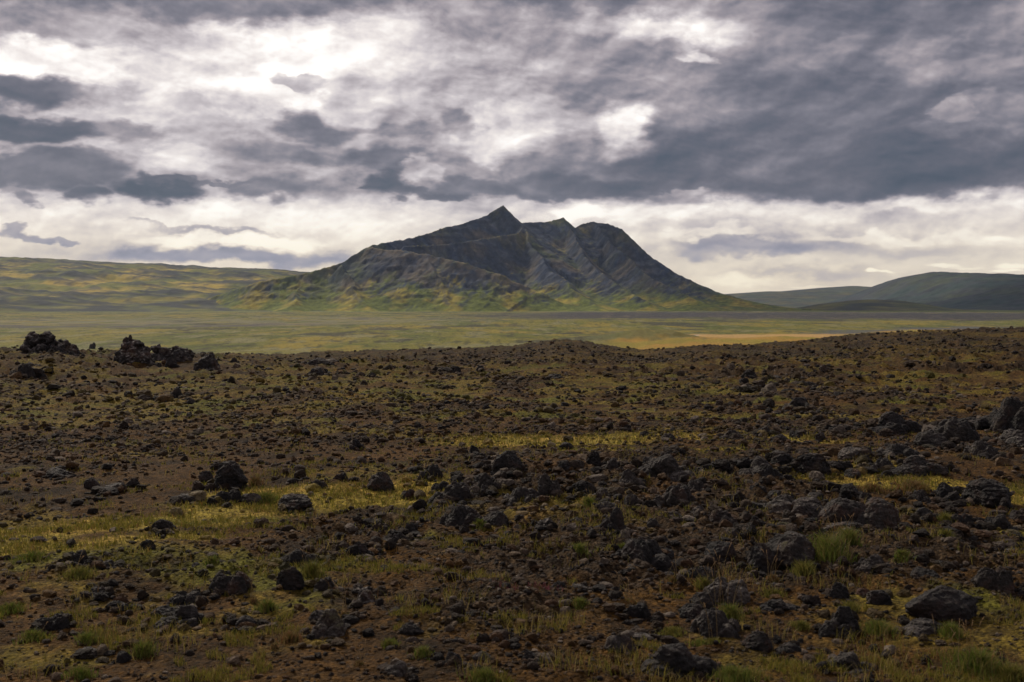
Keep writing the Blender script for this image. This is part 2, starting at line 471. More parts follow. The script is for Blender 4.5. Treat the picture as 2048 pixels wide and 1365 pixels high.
def ground_colour(x, y, z):
    """base colour of the land: cinder, moss, turf, heath; broken up by noise at every scale"""
    r = np.hypot(x, y)
    px = az_px(x, y)
    n = len(x)
    m3 = lambda a, b, f: a * (1 - f[:, None]) + b * f[:, None]
    dirt = np.tile(cols(.066, .038, .0115), (n, 1))
    v = fbm(x / 1.3, y / 1.3, 4, 51, gain=.6)
    dirt = m3(dirt, cols(.027, .0175, .0085), sst(v, -.15, .35))
    dirt = m3(dirt, cols(.105, .064, .019), sst(fbm(x / .8, y / 1.1, 3, 52), .1, .5) * .6)
    rub = rubble_density(x, y)
    stone = sst(rub + .5 * fbm(x / .45, y / .6, 3, 53), .45, .8)
    dirt = m3(dirt, cols(.034, .026, .020), stone * .7)
    pale = sst(fbm(x / .16, y / .22, 3, 54) + .25 * rub, .28, .5)
    dirt = m3(dirt, cols(.14, .11, .08), pale * .3)
    # mosses and short grass
    mo = fbm(x / 3.0, y / 3.0, 4, 55, gain=.62) + .45 * fbm(x / .5, y / .6, 3, 56) + .25 * (fbm(x / 25, y / 18, 2, 57))
    mo = mo - .25 * sst(rub, .5, 1.0) + .22 * sst(r, 18, 50)
    row = HZ + 2.3 * F / np.maximum(r, 3)
    mo = mo - .45 * np.exp(-((px - 350) / 480) ** 2 - ((row - 925) / 32) ** 2) - .5 * np.exp(-((px - 1150) / 420) ** 2 - ((row - 902) / 12) ** 2)
    mo = mo + .25 * np.exp(-((px - 600) / 700) ** 2 - ((row - 780) / 40) ** 2)
    mm = sst(mo, .06, .38)
    moss = m3(np.tile(cols(.150, .125, .026), (n, 1)), cols(.105, .118, .018), sst(fbm(x / 2.2, y / 2.2, 3, 58), -.1, .3))
    moss = m3(moss, cols(.15, .095, .030), sst(fbm(x / 1.1, y / 1.4, 3, 59), .12, .4) * .8)
    c = m3(dirt, moss, mm * .85)
    # rusty heath patches
    c = m3(c, cols(.105, .060, .022), sst(fbm(x / 2.6, y / 3.4, 3, 60), .22, .42) * .4)
    t = turf(x, y)
    tf = m3(np.tile(cols(.26, .225, .046), (n, 1)), cols(.31, .24, .06), sst(fbm(x / .9, y / .9, 3, 61), -.1, .35))
    tf = m3(tf, cols(.135, .145, .028), sst(fbm(x / 1.6, y / 1.6, 3, 62), .15, .4))
    c = m3(c, tf, np.clip(t * 1.3, 0, 1) * sst(fbm(x / .35, y / .45, 3, 63) + t * .9, .05, .5))
    # far part of the plateau: olive-brown grain, blurring into one tone
    fa = sst(r, 25, 110)
    hb = m3(np.tile(cols(.082, .054, .022), (n, 1)), cols(.024, .019, .016), sst(fbm(x / 4.5, y / 6.5, 4, 64, gain=.65, ridged=True), -.05, .45))
    hb = m3(hb, cols(.120, .090, .022), sst(fbm(x / 12, y / 17, 4, 65), .05, .4) * .65)
    hb = m3(hb, cols(.085, .060, .045), sst(fbm(x / 3, y / 4, 3, 66), .12, .5) * .5)
    c = m3(c, hb, fa * .75)
    c = c * np.array([.86, .74, .56])
    # ---- the plain below
    pl = sst(r, RD + 5, RD + 60)
    g = m3(np.tile(cols(.175, .155, .036), (n, 1)), cols(.095, .108, .026), sst(fbm(x / 90, y / 260, 4, 71, gain=.6), -.2, .3))
    g = m3(g, cols(.270, .200, .042), sst(fbm(x / 70, y / 200, 4, 72, gain=.6), .02, .3) * .8)
    g = m3(g, cols(.200, .185, .120), sst(fbm(x / 30, y / 110, 4, 73, gain=.62), .05, .3) * .85)
    g = m3(g, cols(.055, .055, .035), sst(fbm(x / 14, y / 60, 4, 74, gain=.65), .12, .36) * .8)
    g = m3(g, cols(.045, .043, .042), sst(fbm(x / 110, y / 300, 5, 75, gain=.62), .16, .28) * .8)
    sp = fbm(x / 5, y / 32, 3, 84, gain=.7)
    g = m3(g, cols(.055, .050, .035), sst(sp, .12, .45) * .75)
    g = m3(g, cols(.24, .22, .12), sst(-sp, .18, .5) * .5)
    g = g * np.array([.80, .82, .62])
    warp = 90 * fbm(x / 160, y / 160, 3, 76)
    prow = HZ + 25 * F / np.maximum(r, 100)
    wr = prow + 4 * fbm(x / 120, y / 90, 3, 77)
    # yellow meadow in the dip
    lo = 667.0 - 14 * sst(px, 1620, 1900)
    ye = sst(px, 1170, 1290) * sst(wr, lo, lo + 3.5) * (1 - sst(wr, 715, 730))
    yel = m3(np.tile(cols(.30, .175, .035), (n, 1)), cols(.225, .175, .030), sst(fbm(x / 35, y / 40, 3, 78), -.15, .25))
    yel = m3(yel, cols(.40, .25, .10), (1 - sst(wr, 673, 680)) * .9 * (1 - sst(px, 1640, 1740)))
    g = m3(g, yel, ye * .92)
    hg = gauss(x, y, at_depth(1300, 690, 760)[0], 770, 50, 60)
    g = m3(g, cols(.085, .095, .035), sst(hg + .6 * fbm(x / 14, y / 24, 4, 79), .3, .7) * .8)
    # grey gravel flats
    gf = np.exp(-((wr - 665.5 + 11 * sst(px, 1620, 1900)) / 3.4) ** 4) * sst(px, 1560, 1680) * (1 - sst(px, 1980, 2100)) * sst(fbm(x / 40, y / 70, 3, 80), -.35, .05)
    g = m3(g, cols(.075, .078, .088), gf * .9)
    # grey-green lichen flats at the left and dark streaks
    lf = np.exp(-((wr - 643) / 8) ** 4) * (1 - sst(px, 700, 1100))
    g = m3(g, cols(.165, .155, .115), lf * .5 * sst(fbm(x / 50, y / 160, 4, 83), -.3, .1))
    g = m3(g, cols(.070, .064, .066), np.exp(-((wr - 650) / 3.2) ** 4) * (1 - sst(px, 500, 800)) * sst(fbm(x / 60, y / 90, 4, 81), -.25, .15) * .9)
    # bare lava field before the mountain
    band = np.exp(-((wr - 633) / 6.0) ** 6) * sst(px + warp, 800, 1180)
    bn = fbm(x / 30, y / 70, 5, 82, gain=.65)
    bc = m3(np.tile(cols(.038, .037, .043), (n, 1)), cols(.085, .070, .066), sst(bn, .05, .4))
    g = m3(g, bc, band * .95)
    g = m3(g, cols(.17, .155, .13), np.exp(-((prow - 625.5) / 1.6) ** 4) * sst(px, 1000, 1200) * .4)
    fg = sst(r, 3300, 3700)
    g = m3(g, cols(.13, .15, .045), fg * .8)
    c = m3(c, g, pl)
    return np.clip(c, 0, 1)


# ------------------------------------------------------------------ mesh helpers
def make_mesh(name, V, Fq, mat, colour=None, smooth=True, parent=None, link=True):
    me = bpy.data.meshes.new(name)
    V = np.ascontiguousarray(V, np.float32)
    me.vertices.add(len(V))
    me.vertices.foreach_set('co', V.ravel())
    if isinstance(Fq, tuple):
        loops, starts = Fq
    else:
        loops = np.ascontiguousarray(Fq, np.int32).ravel()
        starts = np.arange(0, len(loops), Fq.shape[1], dtype=np.int32)
    me.loops.add(len(loops))
    me.loops.foreach_set('vertex_index', loops.astype(np.int32))
    me.polygons.add(len(starts))
    me.polygons.foreach_set('loop_start', starts.astype(np.int32))
    me.update(calc_edges=True)
    me.polygons.foreach_set('use_smooth', np.full(len(starts), smooth))
    if colour is not None:
        at = me.color_attributes.new('tint', 'FLOAT_COLOR', 'POINT')
        cc = np.ones((len(V), 4), np.float32)
        cc[:, :3] = colour
        at.data.foreach_set('color', cc.ravel())
    me.materials.append(mat)
    o = bpy.data.objects.new(name, me)
    if link:
        C.objects.link(o)
    if parent:
        o.parent = parent
    return o


def grid_faces(nr, nc, wrap=False):
    i = np.arange(nr - 1)[:, None]
    j = np.arange(nc if wrap else nc - 1)[None, :]
    j2 = (j + 1) % nc
    a = i * nc + j
    b = i * nc + j2
    return np.stack([a, b, b + nc, a + nc], -1).reshape(-1, 4)


def tag(o, label=None, cat=None, group=None, kind=None):
    if label:
        o['label'] = label
    if cat:
        o['category'] = cat
    if group:
        o['group'] = group
    if kind:
        o['kind'] = kind
    return o


# ------------------------------------------------------------------ materials
def new_mat(name):
    m = bpy.data.materials.new(name)
    m.use_nodes = True
    return m, NT(m.node_tree)


def principled(t, col, rough=0.9, spec=0.2, normal=None):
    b = t.n('ShaderNodeBsdfPrincipled')
    t.put(b.inputs['Base Color'], col)
    t.put(b.inputs['Roughness'], rough)
    b.inputs['Specular IOR Level'].default_value = spec
    if normal is not None:
        t.put(b.inputs['Normal'], normal)
    o = t.n('ShaderNodeOutputMaterial')
    t.nt.links.new(b.outputs[0], o.inputs[0])
    return b


def bump(t, h, strength, dist):
    b = t.n('ShaderNodeBump')
    b.inputs['Strength'].default_value = strength
    b.inputs['Distance'].default_value = dist
    t.put(b.inputs['Height'], h)
    return b.outputs[0]


def mat_ground():
    m, t = new_mat('cinder_and_moss')
    a = t.n('ShaderNodeAttribute', attribute_name='tint')
    tc = t.n('ShaderNodeTexCoord').outputs['Object']
    n1 = t.noise(tc, 9.0, 6, 0.7)
    vo = t.n('ShaderNodeTexVoronoi', feature='F1')
    t.put(vo.inputs['Vector'], tc)
    vo.inputs['Scale'].default_value = 34
    n2 = t.noise(tc, 60, 4, 0.7)
    f = t.mapr(n1.outputs['Fac'], 0.3, 0.7, 0.45, 1.6)
    f2 = t.mapr(vo.outputs['Color'], 0.0, 1.0, 0.25, 1.85)
    col = t.mix(1.0, a.outputs['Color'], f, blend='MULTIPLY')
    col = t.mix(1.0, col, f2, blend='MULTIPLY')
    h = t.math('ADD', t.math('MULTIPLY', n1.outputs['Fac'], 0.6), t.math('ADD', t.math('MULTIPLY', vo.outputs['Distance'], -0.35), t.math('MULTIPLY', n2.outputs['Fac'], 0.2)))
    principled(t, col, 0.95, 0.1, bump(t, h, 1.0, 0.08))
    return m


def mat_far(name, scale=0.02):
    m, t = new_mat(name)
    a = t.n('ShaderNodeAttribute', attribute_name='tint')
    tc = t.n('ShaderNodeTexCoord').outputs['Object']
    n1 = t.noise(tc, scale, 4, 0.6)
    f = t.mapr(n1.outputs['Fac'], 0.32, 0.68, 0.72, 1.28)
    col = t.mix(1.0, a.outputs['Color'], f, blend='MULTIPLY')
    principled(t, col, 0.95, 0.1, bump(t, n1.outputs['Fac'], 0.6, 10))
    return m


def mat_rock(name='lava_rock', k=1.0):
    """object colour: red = paleness, green = lichen, blue = rust"""
    m, t = new_mat(name)
    oi = t.n('ShaderNodeObjectInfo')
    sc = t.n('ShaderNodeSeparateColor')
    t.put(sc.inputs[0], oi.outputs['Color'])
    pale, lich, rust = sc.outputs
    geo = t.n('ShaderNodeNewGeometry')
    pos = t.vmath('SCALE', t.vmath('ADD', geo.outputs['Position'], t.vmath('SCALE', (3.1, 7.7, 1.3), oi.outputs['Random'])), k)
    n1 = t.noise(pos, 5.0, 7, 0.65)
    n2 = t.noise(pos, 22.0, 6, 0.7)
    n3 = t.noise(pos, 2.3, 5, 0.6)
    vo = t.n('ShaderNodeTexVoronoi', feature='F1')
    t.put(vo.inputs['Vector'], t.vmath('ADD', pos, t.vmath('SCALE', n2.outputs['Color'], 0.03)))
    vo.inputs['Scale'].default_value = 26
    dark = t.mix(t.mapr(n1.outputs['Fac'], .35, .65), (.0075, .007, .0085, 1), (.032, .027, .0255, 1))
    palec = t.mix(t.mapr(n2.outputs['Fac'], .35, .7), (.032, .025, .021, 1), (.13, .106, .090, 1))
    pf = t.math('MULTIPLY', t.mapr(n3.outputs['Fac'], .35, .65, 0.1, 1.0), pale)
    col = t.mix(pf, dark, palec)
    col = t.mix(t.math('MULTIPLY', t.mapr(n1.outputs['Fac'], .5, .62), rust), col, (.095, .040, .024, 1))
    nz = t.n('ShaderNodeSeparateXYZ')
    t.put(nz.inputs[0], geo.outputs['Normal'])
    up = t.mapr(nz.outputs[2], 0.1, 0.8)
    lf = t.math('MULTIPLY', t.mapr(t.math('ADD', n2.outputs['Fac'], t.math('MULTIPLY', n3.outputs['Fac'], .5)), .75, .91), t.math('MULTIPLY', up, lich))
    col = t.mix(lf, col, (.27, .24, .215, 1))
    mf = t.math('MULTIPLY', t.mapr(t.math('ADD', n1.outputs['Fac'], t.math('MULTIPLY', n3.outputs['Fac'], .6)), .92, 1.02), up)
    col = t.mix(t.math('MULTIPLY', mf, .7), col, (.085, .080, .020, 1))
    pits = t.mapr(vo.outputs['Distance'], 0.0, 0.45)
    h = t.math('ADD', t.math('MULTIPLY', n1.outputs['Fac'], 1.2), t.math('ADD', t.math('MULTIPLY', pits, .35), t.math('MULTIPLY', n2.outputs['Fac'], .8)))
    principled(t, col, 0.8, 0.3, bump(t, h, 1.0, 0.09))
    return m


def mat_rubble():
    m, t = new_mat('lava_rubble')
    a = t.n('ShaderNodeAttribute', attribute_name='tint')
    tc = t.n('ShaderNodeTexCoord').outputs['Object']
    n1 = t.noise(tc, 14.0, 5, 0.7)
    col = t.mix(1.0, a.outputs['Color'], t.mapr(n1.outputs['Fac'], .3, .7, .4, 1.7), blend='MULTIPLY')
    principled(t, col, 0.9, 0.2, bump(t, n1.outputs['Fac'], 0.9, 0.05))
    return m


def mat_blade():
    m, t = new_mat('grass_blade')
    a = t.n('ShaderNodeAttribute', attribute_name='tint')
    b = t.n('ShaderNodeBsdfPrincipled')
    t.put(b.inputs['Base Color'], a.outputs['Color'])
    b.inputs['Roughness'].default_value = .7
    b.inputs['Specular IOR Level'].default_value = .2
    tr = t.n('ShaderNodeBsdfTranslucent')
    t.put(tr.inputs[0], a.outputs['Color'])
    ms = t.n('ShaderNodeMixShader')
    ms.inputs[0].default_value = .35
    t.nt.links.new(b.outputs[0], ms.inputs[1])
    t.nt.links.new(tr.outputs[0], ms.inputs[2])
    o = t.n('ShaderNodeOutputMaterial')
    t.nt.links.new(ms.outputs[0], o.inputs[0])
    return m


M_GROUND, M_ROCK, M_RUB, M_BLADE = mat_ground(), mat_rock(), mat_rubble(), mat_blade()
M_CRAG = mat_rock('lava_crag', .22)
M_MTN, M_HILL = mat_far('mountain_slope', .03), mat_far('hill_turf', .02)


# ------------------------------------------------------------------ ground sheet
def build_ground():
    th = np.concatenate([np.linspace(math.radians(-29), math.radians(29), 1250), np.radians(np.linspace(31, 329, 100))])
    rs = [3.2]
    while rs[-1] < 13500:
        r = rs[-1]
        if r < RD + 6:
            s = min(r * r * 4.2e-4, r * .0052)
        elif r < 560:
            s = r * .05
        elif r < 4300:
            s = r * .0075
        else:
            s = r * .12
        rs.append(r + max(s, .008))
    rs = np.array(rs)
    R, T = np.meshgrid(rs, th, indexing='ij')
    x = (R * np.sin(T)).ravel()
    y = (R * np.cos(T)).ravel()
    z = ground_z(x, y)
    col = ground_colour(x, y, z)
    nc = len(th)
    x = np.append(x, 0.0)
    y = np.append(y, 0.0)
    z = np.append(z, -2.2)
    col = np.vstack([col, col[:1]])
    q = grid_faces(len(rs), nc, wrap=True)[:, ::-1]
    k = len(x) - 1
    j = np.arange(nc)
    tri = np.stack([np.full(nc, k), (j + 1) % nc, j], -1)
    loops = np.concatenate([q.ravel(), tri.ravel()])
    starts = np.concatenate([np.arange(len(q)) * 4, len(q) * 4 + np.arange(nc) * 3])
    o = make_mesh('ground', np.stack([x, y, z + CAMZ], -1), (loops, starts), M_GROUND, col)
    tag(o, kind='structure')
    print('ground verts', len(x))


build_ground()


# ------------------------------------------------------------------ mountain
def poly3(pts):
    return np.array([at_depth(*p) for p in pts])


def ridge_field(X, Y, pts, Wf, Wb, pw, base=PLAIN):
    """height above the plain of a ridge: crest polyline, half widths in front and behind, profile power"""
    best = np.full(X.shape, 1e9)
    hz = np.zeros(X.shape)
    arc = np.zeros(X.shape)
    wd = np.zeros(X.shape)
    sgn = np.ones(X.shape)
    acc = 0.0
    for a, b, wa, wb_ in zip(pts[:-1], pts[1:], Wf[:-1], Wf[1:]):
        dx, dy = b[0] - a[0], b[1] - a[1]
        L2 = dx * dx + dy * dy
        t = np.clip(((X - a[0]) * dx + (Y - a[1]) * dy) / L2, 0, 1)
        qx, qy = a[0] + t * dx, a[1] + t * dy
        d = np.hypot(X - qx, Y - qy)
        side = np.sign(dx * (Y - a[1]) - dy * (X - a[0]))
        m = d < best
        best = np.where(m, d, best)
        hz = np.where(m, a[2] + t * (b[2] - a[2]) - base, hz)
        arc = np.where(m, acc + t * math.sqrt(L2), arc)
        wd = np.where(m, wa + t * (wb_ - wa), wd)
        sgn = np.where(m, side, sgn)
        acc += math.sqrt(L2)
    return best, hz, arc, wd, sgn


def build_mountain():
    xs = np.arange(-1250, 1500, 4.2)
    ys = np.arange(3380, 5900, 6.5)
    X, Y = np.meshgrid(xs, ys)
    X, Y = X.ravel(), Y.ravel()
    wx = 34 * fbm(X / 170, Y / 170, 4, 101)
    wy = 34 * fbm(X / 170, Y / 170, 4, 102)
    Xw, Yw = X + wx * .8, Y + wy
    ridges = [
        # crest: photo column, photo row, depth; front width
        ([(400, 604, 4050), (470, 578, 4000), (520, 563, 3970), (570, 555, 3980), (620, 544, 4000), (680, 527, 4060), (740, 491, 4130), (800, 480, 4300), (850, 469, 4420), (885, 456, 4520), (935, 444, 4600),
          (975, 429, 4680), (1006, 409, 4720), (1022, 427, 4745), (1042, 446, 4790), (1062, 444, 4840), (1090, 443, 4880), (1112, 438, 4900), (1127, 436, 4900), (1138, 444, 4900),
          (1150, 455, 4900), (1165, 447, 4930), (1186, 443, 4950), (1215, 447, 4950), (1243, 457, 4930), (1262, 476, 4880), (1300, 512, 4800), (1350, 545, 4700),
          (1400, 570, 4600), (1440, 588, 4500), (1490, 602, 4400), (1560, 614, 4300)],
         [120, 190, 250, 300, 340, 390, 430, 560, 680, 760, 820, 900, 960, 980, 1000, 1020, 1040, 1060, 1060, 1060, 1060, 1080, 1100, 1080, 1060, 1000, 860, 720, 600, 480, 360, 250], 1.55, 600),
        ([(740, 494, 4110), (800, 500, 4040), (850, 508, 3990), (910, 520, 3945), (960, 535, 3910), (1010, 552, 3885), (1070, 578, 3850), (1130, 606, 3800)],
         [400, 400, 390, 370, 350, 330, 260, 150], 1.25, 330),
        ([(1020, 426, 4735), (1045, 452, 4620), (1030, 466, 4500), (985, 474, 4400), (940, 482, 4330), (880, 489, 4260), (810, 492, 4190)],
         [260, 360, 460, 500, 480, 420, 340], 1.5, 260),
        ([(1045, 452, 4620), (1070, 500, 4380), (1110, 548, 4130), (1160, 588, 3900), (1200, 612, 3750)], [330, 320, 280, 200, 110], 1.2, 260),
        ([(1128, 437, 4895), (1150, 480, 4640), (1185, 530, 4350), (1240, 575, 4060), (1300, 608, 3830)], [260, 300, 280, 220, 120], 1.2, 260),
        ([(1190, 444, 4945), (1230, 490, 4680), (1290, 545, 4350), (1370, 590, 4050), (1430, 612, 3850)], [300, 300, 280, 220, 120], 1.25, 260),
        ([(680, 528, 3995), (700, 560, 3880), (720, 592, 3740), (740, 616, 3620)], [180, 170, 140, 80], 1.2, 160),
        ([(850, 510, 3985), (880, 560, 3830), (900, 600, 3680)], [160, 150, 90], 1.2, 150),
        ([(600, 575, 3890), (590, 596, 3780), (575, 614, 3650)], [140, 120, 80], 1.2, 120),
    ]
    H = np.zeros(X.shape)
    G = np.zeros(X.shape)
    A = np.zeros(X.shape)
    DD = np.zeros(X.shape)
    for k, (pts, W, pw, Wb) in enumerate(ridges):
        P = poly3(pts)
        d, hz, arc, wd, sgn = ridge_field(Xw if k else X + wx * .06, Yw if k else Y + wy * .2, P, W, None, pw)
        wid = np.where(sgn > 0, Wb, wd) if k == 0 else wd
        t = np.clip(d / wid, 0, 1)
        prof = (1 - t) ** pw
        gl = fbm((arc + 45 * fbm(X / 150, Y / 150, 3, 109)) / 62, d / 380, 4, 110 + k, gain=.6, ridged=True)
        h = hz * prof
        h = h - (gl * .5 + .5) * 16 * np.clip(t * 7, 0, 1) * (1 - t) ** 1.0 * np.clip(hz / 170, 0, 1)
        kk = 10.0
        m = np.maximum(H, h)
        H = m + kk * np.log1p(np.exp(-np.abs(H - h) / kk)) * np.clip(np.minimum(H, h) / 20, 0, 1) * .5 if k else h
        G = np.where(h >= m - .01, gl, G)
        dom = h >= m - .01
        A = np.where(dom, arc + 900 * k, A)
        DD = np.where(dom, d, DD)
    env = np.clip(H / 60, 0, 1)
    H = H + env * (7 * fbm(X / 48, Y / 48, 5, 120, gain=.6, ridged=True) * np.clip((430 - H) / 200, .25, 1))
    # stepped lava beds
    bed = H / 34 + .5 * fbm(X / 260, Y / 260, 3, 121)
    fr = bed - np.floor(bed)
    bm = sst(fbm(X / 190, Y / 190, 3, 122), -.05, .25) * env
    H = H + bm * 5 * (sst(fr, .35, .6) - fr)
    cr = sst(H, 250, 330)
    H = H + cr * 3 * fbm(X / 26, Y / 26, 4, 123, ridged=True)
    Z = PLAIN - 4 + H
    # colour
    gx = np.gradient(Z.reshape(len(ys), len(xs)), ys, xs)
    slope = np.hypot(*gx).ravel()
    n = len(X)
    m3 = lambda a, b, f: a * (1 - f[:, None]) + b * f[:, None]
    rock = m3(np.tile(cols(.030, .043, .078), (n, 1)), cols(.070, .078, .102), sst(fbm(X / 90, Y / 90, 4, 130, gain=.62), -.2, .4))
    streak = fbm((A + 30 * fbm(X / 90, Y / 90, 3, 138)) / 15, DD / 150 + fbm(X / 60, Y / 60, 2, 139), 4, 137, gain=.65)
    rock = m3(rock, cols(.135, .125, .110), sst(streak, .10, .5) * .45)
    rock = m3(rock, cols(.022, .027, .042), sst(-streak, .10, .45) * .6)
    rock = m3(rock, cols(.125, .100, .070), sst(fbm(X / 150, Y / 150, 4, 131), .0, .35) * .75)
    rock = m3(rock, cols(.024, .029, .044), sst(G, .25, .6) * .7)
    rock = m3(rock, cols(.028, .032, .045), bm * sst(fr, .3, .4) * (1 - sst(fr, .55, .7)) * .7)
    green = m3(np.tile(cols(.110, .132, .024), (n, 1)), cols(.250, .205, .034), sst(fbm(X / 110, Y / 110, 3, 132), -.1, .35))
    gn = fbm(X / 70, Y / 120, 5, 133, gain=.62)
    gm = sst(1.2 - H / 125 + gn * .9 - G * .3 + streak * .7, .15, .75)
    gm = np.maximum(gm, sst(fbm(X / 130, Y / 190, 4, 134, gain=.6) + .25 * (slope < .38) + .3 * streak, -.02, .42) * .62)
    ppx = az_px(X, Y)
    gm = np.maximum(gm, (1 - sst(ppx, 600, 760)) * .95 * sst(gn, -.5, 0))
    gm = gm * (1 - .55 * sst(slope, .55, .85))
    gm = gm * (1 - .5 * sst(ppx, 1130, 1300) * sst(H, 30, 120))
    c = m3(rock, green, gm)
    fine = fbm(X / 17, Y / 21, 4, 140, gain=.7)
    c = c * np.clip(1 + .9 * fine, .4, 1.7)[:, None]
    # pale brown ledge below the shoulder
    lp = poly3([(740, 497, 4100), (850, 510, 3990), (950, 535, 3910), (1040, 562, 3865)])
    d = ridge_field(Xw, Yw, lp, [1] * 4, None, 1)[0]
    c = m3(c, cols(.155, .125, .085), np.exp(-(d / 42) ** 2) * .7 * sst(fbm(X / 30, Y / 30, 3, 135), -.4, .2))
    V = np.stack([X, Y, Z + CAMZ], -1)
    o = make_mesh('mountain', V, grid_faces(len(ys), len(xs)), M_MTN, c)
    tag(o, kind='structure')


build_mountain()


# ------------------------------------------------------------------ hills
def build_hill(name, prof, Yc, Yb, x0, x1, dx, dy, seed, back=900, pw=1.3, amp=16, rockc=(.05, .055, .062), g1=(.10, .115, .035), g2=(.17, .145, .04), rocky=.5, sc=1.0):
    P = np.array([at_depth(a, b, Yc) for a, b in prof])
    xs = np.arange(x0, x1, dx)
    ys = np.arange(Yb - 150, Yc + back, dy)
    X, Y = np.meshgrid(xs, ys)
    X, Y = X.ravel(), Y.ravel()
    top = np.interp(X * Yc / np.maximum(Y, 1) if False else X, P[:, 0], P[:, 2]) - PLAIN
    Yw = Y + 140 * sc * fbm(X / (500 * sc), Y / (500 * sc), 3, seed) * np.clip(np.abs(Y - Yc) / 400, 0, 1)
    t = np.where(Yw < Yc, (Yc - Yw) / (Yc - Yb), (Yw - Yc) / back)
    t = np.clip(t, 0, 1)
    H = top * np.where(Yw < Yc, (1 - t) ** pw * (1 + .25 * np.sin(t * math.pi)), (1 - t) ** 1.1)
    edge = np.clip(np.minimum(X - P[0, 0] + 1, P[-1, 0] - X) / 500, 0, 1) if name != 'hill' else 1
    gl = fbm((X + .35 * Y) / (120 * sc), Y / (420 * sc), 5, seed + 1, gain=.58, ridged=True)
    sl = fbm((X * .55 + Y) / (300 * sc), (X - Y) / (1300 * sc), 5, seed + 5, gain=.55, ridged=True)
    env = np.sin(np.clip(t, 0, 1) * math.pi) ** .7 * np.clip(H / 25, 0, 1)
    H = H + env * amp * (gl * .5 + sl * .9 + 1.1 * fbm(X / (420 * sc), Y / (420 * sc), 3, seed + 2))
    Z = PLAIN - 5 + H
    n = len(X)
    m3 = lambda a, b, f: a * (1 - f[:, None]) + b * f[:, None]
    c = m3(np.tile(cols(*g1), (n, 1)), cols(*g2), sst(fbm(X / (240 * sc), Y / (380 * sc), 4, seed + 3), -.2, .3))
    if seed == 201:  # sunlit band painted in: yellow kept at mid-height, darker green above and below
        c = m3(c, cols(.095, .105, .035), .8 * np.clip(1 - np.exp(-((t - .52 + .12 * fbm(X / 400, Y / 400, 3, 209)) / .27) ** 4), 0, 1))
    rk = fbm(X / (90 * sc), Y / (200 * sc), 5, seed + 4, gain=.62) + .35 * gl
    c = m3(c, cols(*rockc), sst(rk, .10, .5) * rocky)
    c = m3(c, cols(*rockc) * .7, sst(sl, .45, .75) * rocky * 1.2)
    c = m3(c, cols(*rockc), sst(1 - t, .8, .95) * .5)
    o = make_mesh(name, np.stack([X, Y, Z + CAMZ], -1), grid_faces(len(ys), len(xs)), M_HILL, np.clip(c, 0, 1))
    tag(o, kind='structure')
    return o


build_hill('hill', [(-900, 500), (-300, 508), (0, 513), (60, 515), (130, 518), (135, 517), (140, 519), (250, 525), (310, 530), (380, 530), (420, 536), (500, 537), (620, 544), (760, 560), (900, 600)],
           6600, 3500, -4300, -250, 7, 11, 201, amp=21, pw=1.15, sc=1.0, g1=(.13, .14, .032), g2=(.36, .27, .055), rocky=.75)  # g2 yellow brightened to put the sun patch into the slope colour
build_hill('hill', [(250, 620), (300, 560), (350, 533), (385, 528), (420, 533), (520, 540), (640, 543), (760, 552), (900, 580)],
           7400, 6500, -2900, -400, 16, 20, 221, amp=6)
build_hill('hill', [(380, 640), (450, 612), (520, 570), (560, 560), (600, 556), (680, 560), (800, 600), (900, 640)],
           5000, 3900, -1500, -350, 8, 10, 231, amp=7, g1=(.25, .20, .04), g2=(.40, .29, .055), rocky=.3)
build_hill('hill', [(1300, 620), (1380, 598), (1440, 588), (1500, 584), (1530, 582), (1560, 582), (1640, 575), (1700, 571), (1725, 573), (1770, 585), (1900, 600), (2200, 620)],
           9000, 6200, 900, 5000, 16, 20, 241, amp=10, g1=(.065, .08, .05), g2=(.105, .10, .05))
build_hill('hill', [(1560, 640), (1640, 618), (1700, 598), (1740, 579), (1772, 562), (1800, 554), (1832, 548), (1870, 550), (1890, 549), (1930, 552), (1955, 551), (1990, 554), (2048, 555), (2300, 552), (2700, 560)],
           6800, 4100, 1500, 4800, 7, 11, 251, amp=20, rocky=.8, g1=(.036, .055, .050), g2=(.060, .072, .045), pw=.9)
build_hill('hill', [(1540, 640), (1580, 618), (1640, 606), (1700, 599), (1740, 597), (1790, 600), (1840, 609), (1890, 618), (1930, 640)],
           4500, 3900, 900, 1850, 6, 7, 261, back=500, amp=7, g1=(.09, .10, .035), g2=(.15, .14, .045), rocky=.5)


# ------------------------------------------------------------------ still water in the plain
def build_water():
    m, t = new_mat('still_water')
    tc = t.n('ShaderNodeTexCoord').outputs['Object']
    n = t.noise(tc, .5, 3, .6)
    principled(t, (.03, .035, .04, 1), .04, .5, bump(t, n.outputs['Fac'], .15, .05))

    def pond(name, pts, Z):
        V = np.array([(*p, Z) for p in pts])
        o = make_mesh(name, V, (np.arange(len(V)), np.array([0])), m, smooth=False)
        tag(o, kind='structure')
    def flat(px, py, h):
        d = ray(px, py)
        k = h / -d[2]
        return d[0] * k, d[1] * k
    h = 22.0
    c = [(1347, 671.8), (1356, 670.7), (1376, 670.3), (1402, 670.4), (1396, 671.2), (1376, 671.9), (1358, 672.4)]
    pond('water', [flat(a, b, h) for a, b in c], CAMZ - h)
    c = [(1530, 616.3), (1540, 615.5), (1555, 615.4), (1562, 616.0), (1552, 616.8), (1538, 617.0)]
    h = 17.0
    pond('water', [flat(a, b, h) for a, b in c], CAMZ - h)


build_water()


# ------------------------------------------------------------------ rocks
def ico(sub):
    import bmesh
    bm = bmesh.new()
    bmesh.ops.create_icosphere(bm, subdivisions=sub, radius=1.0)
    V = np.array([v.co[:] for v in bm.verts])
    Fc = np.array([[v.index for v in f.verts] for f in bm.faces])
    bm.free()
    return V, Fc


ICO = {k: ico(k) for k in (2, 3, 4, 5, 6)}


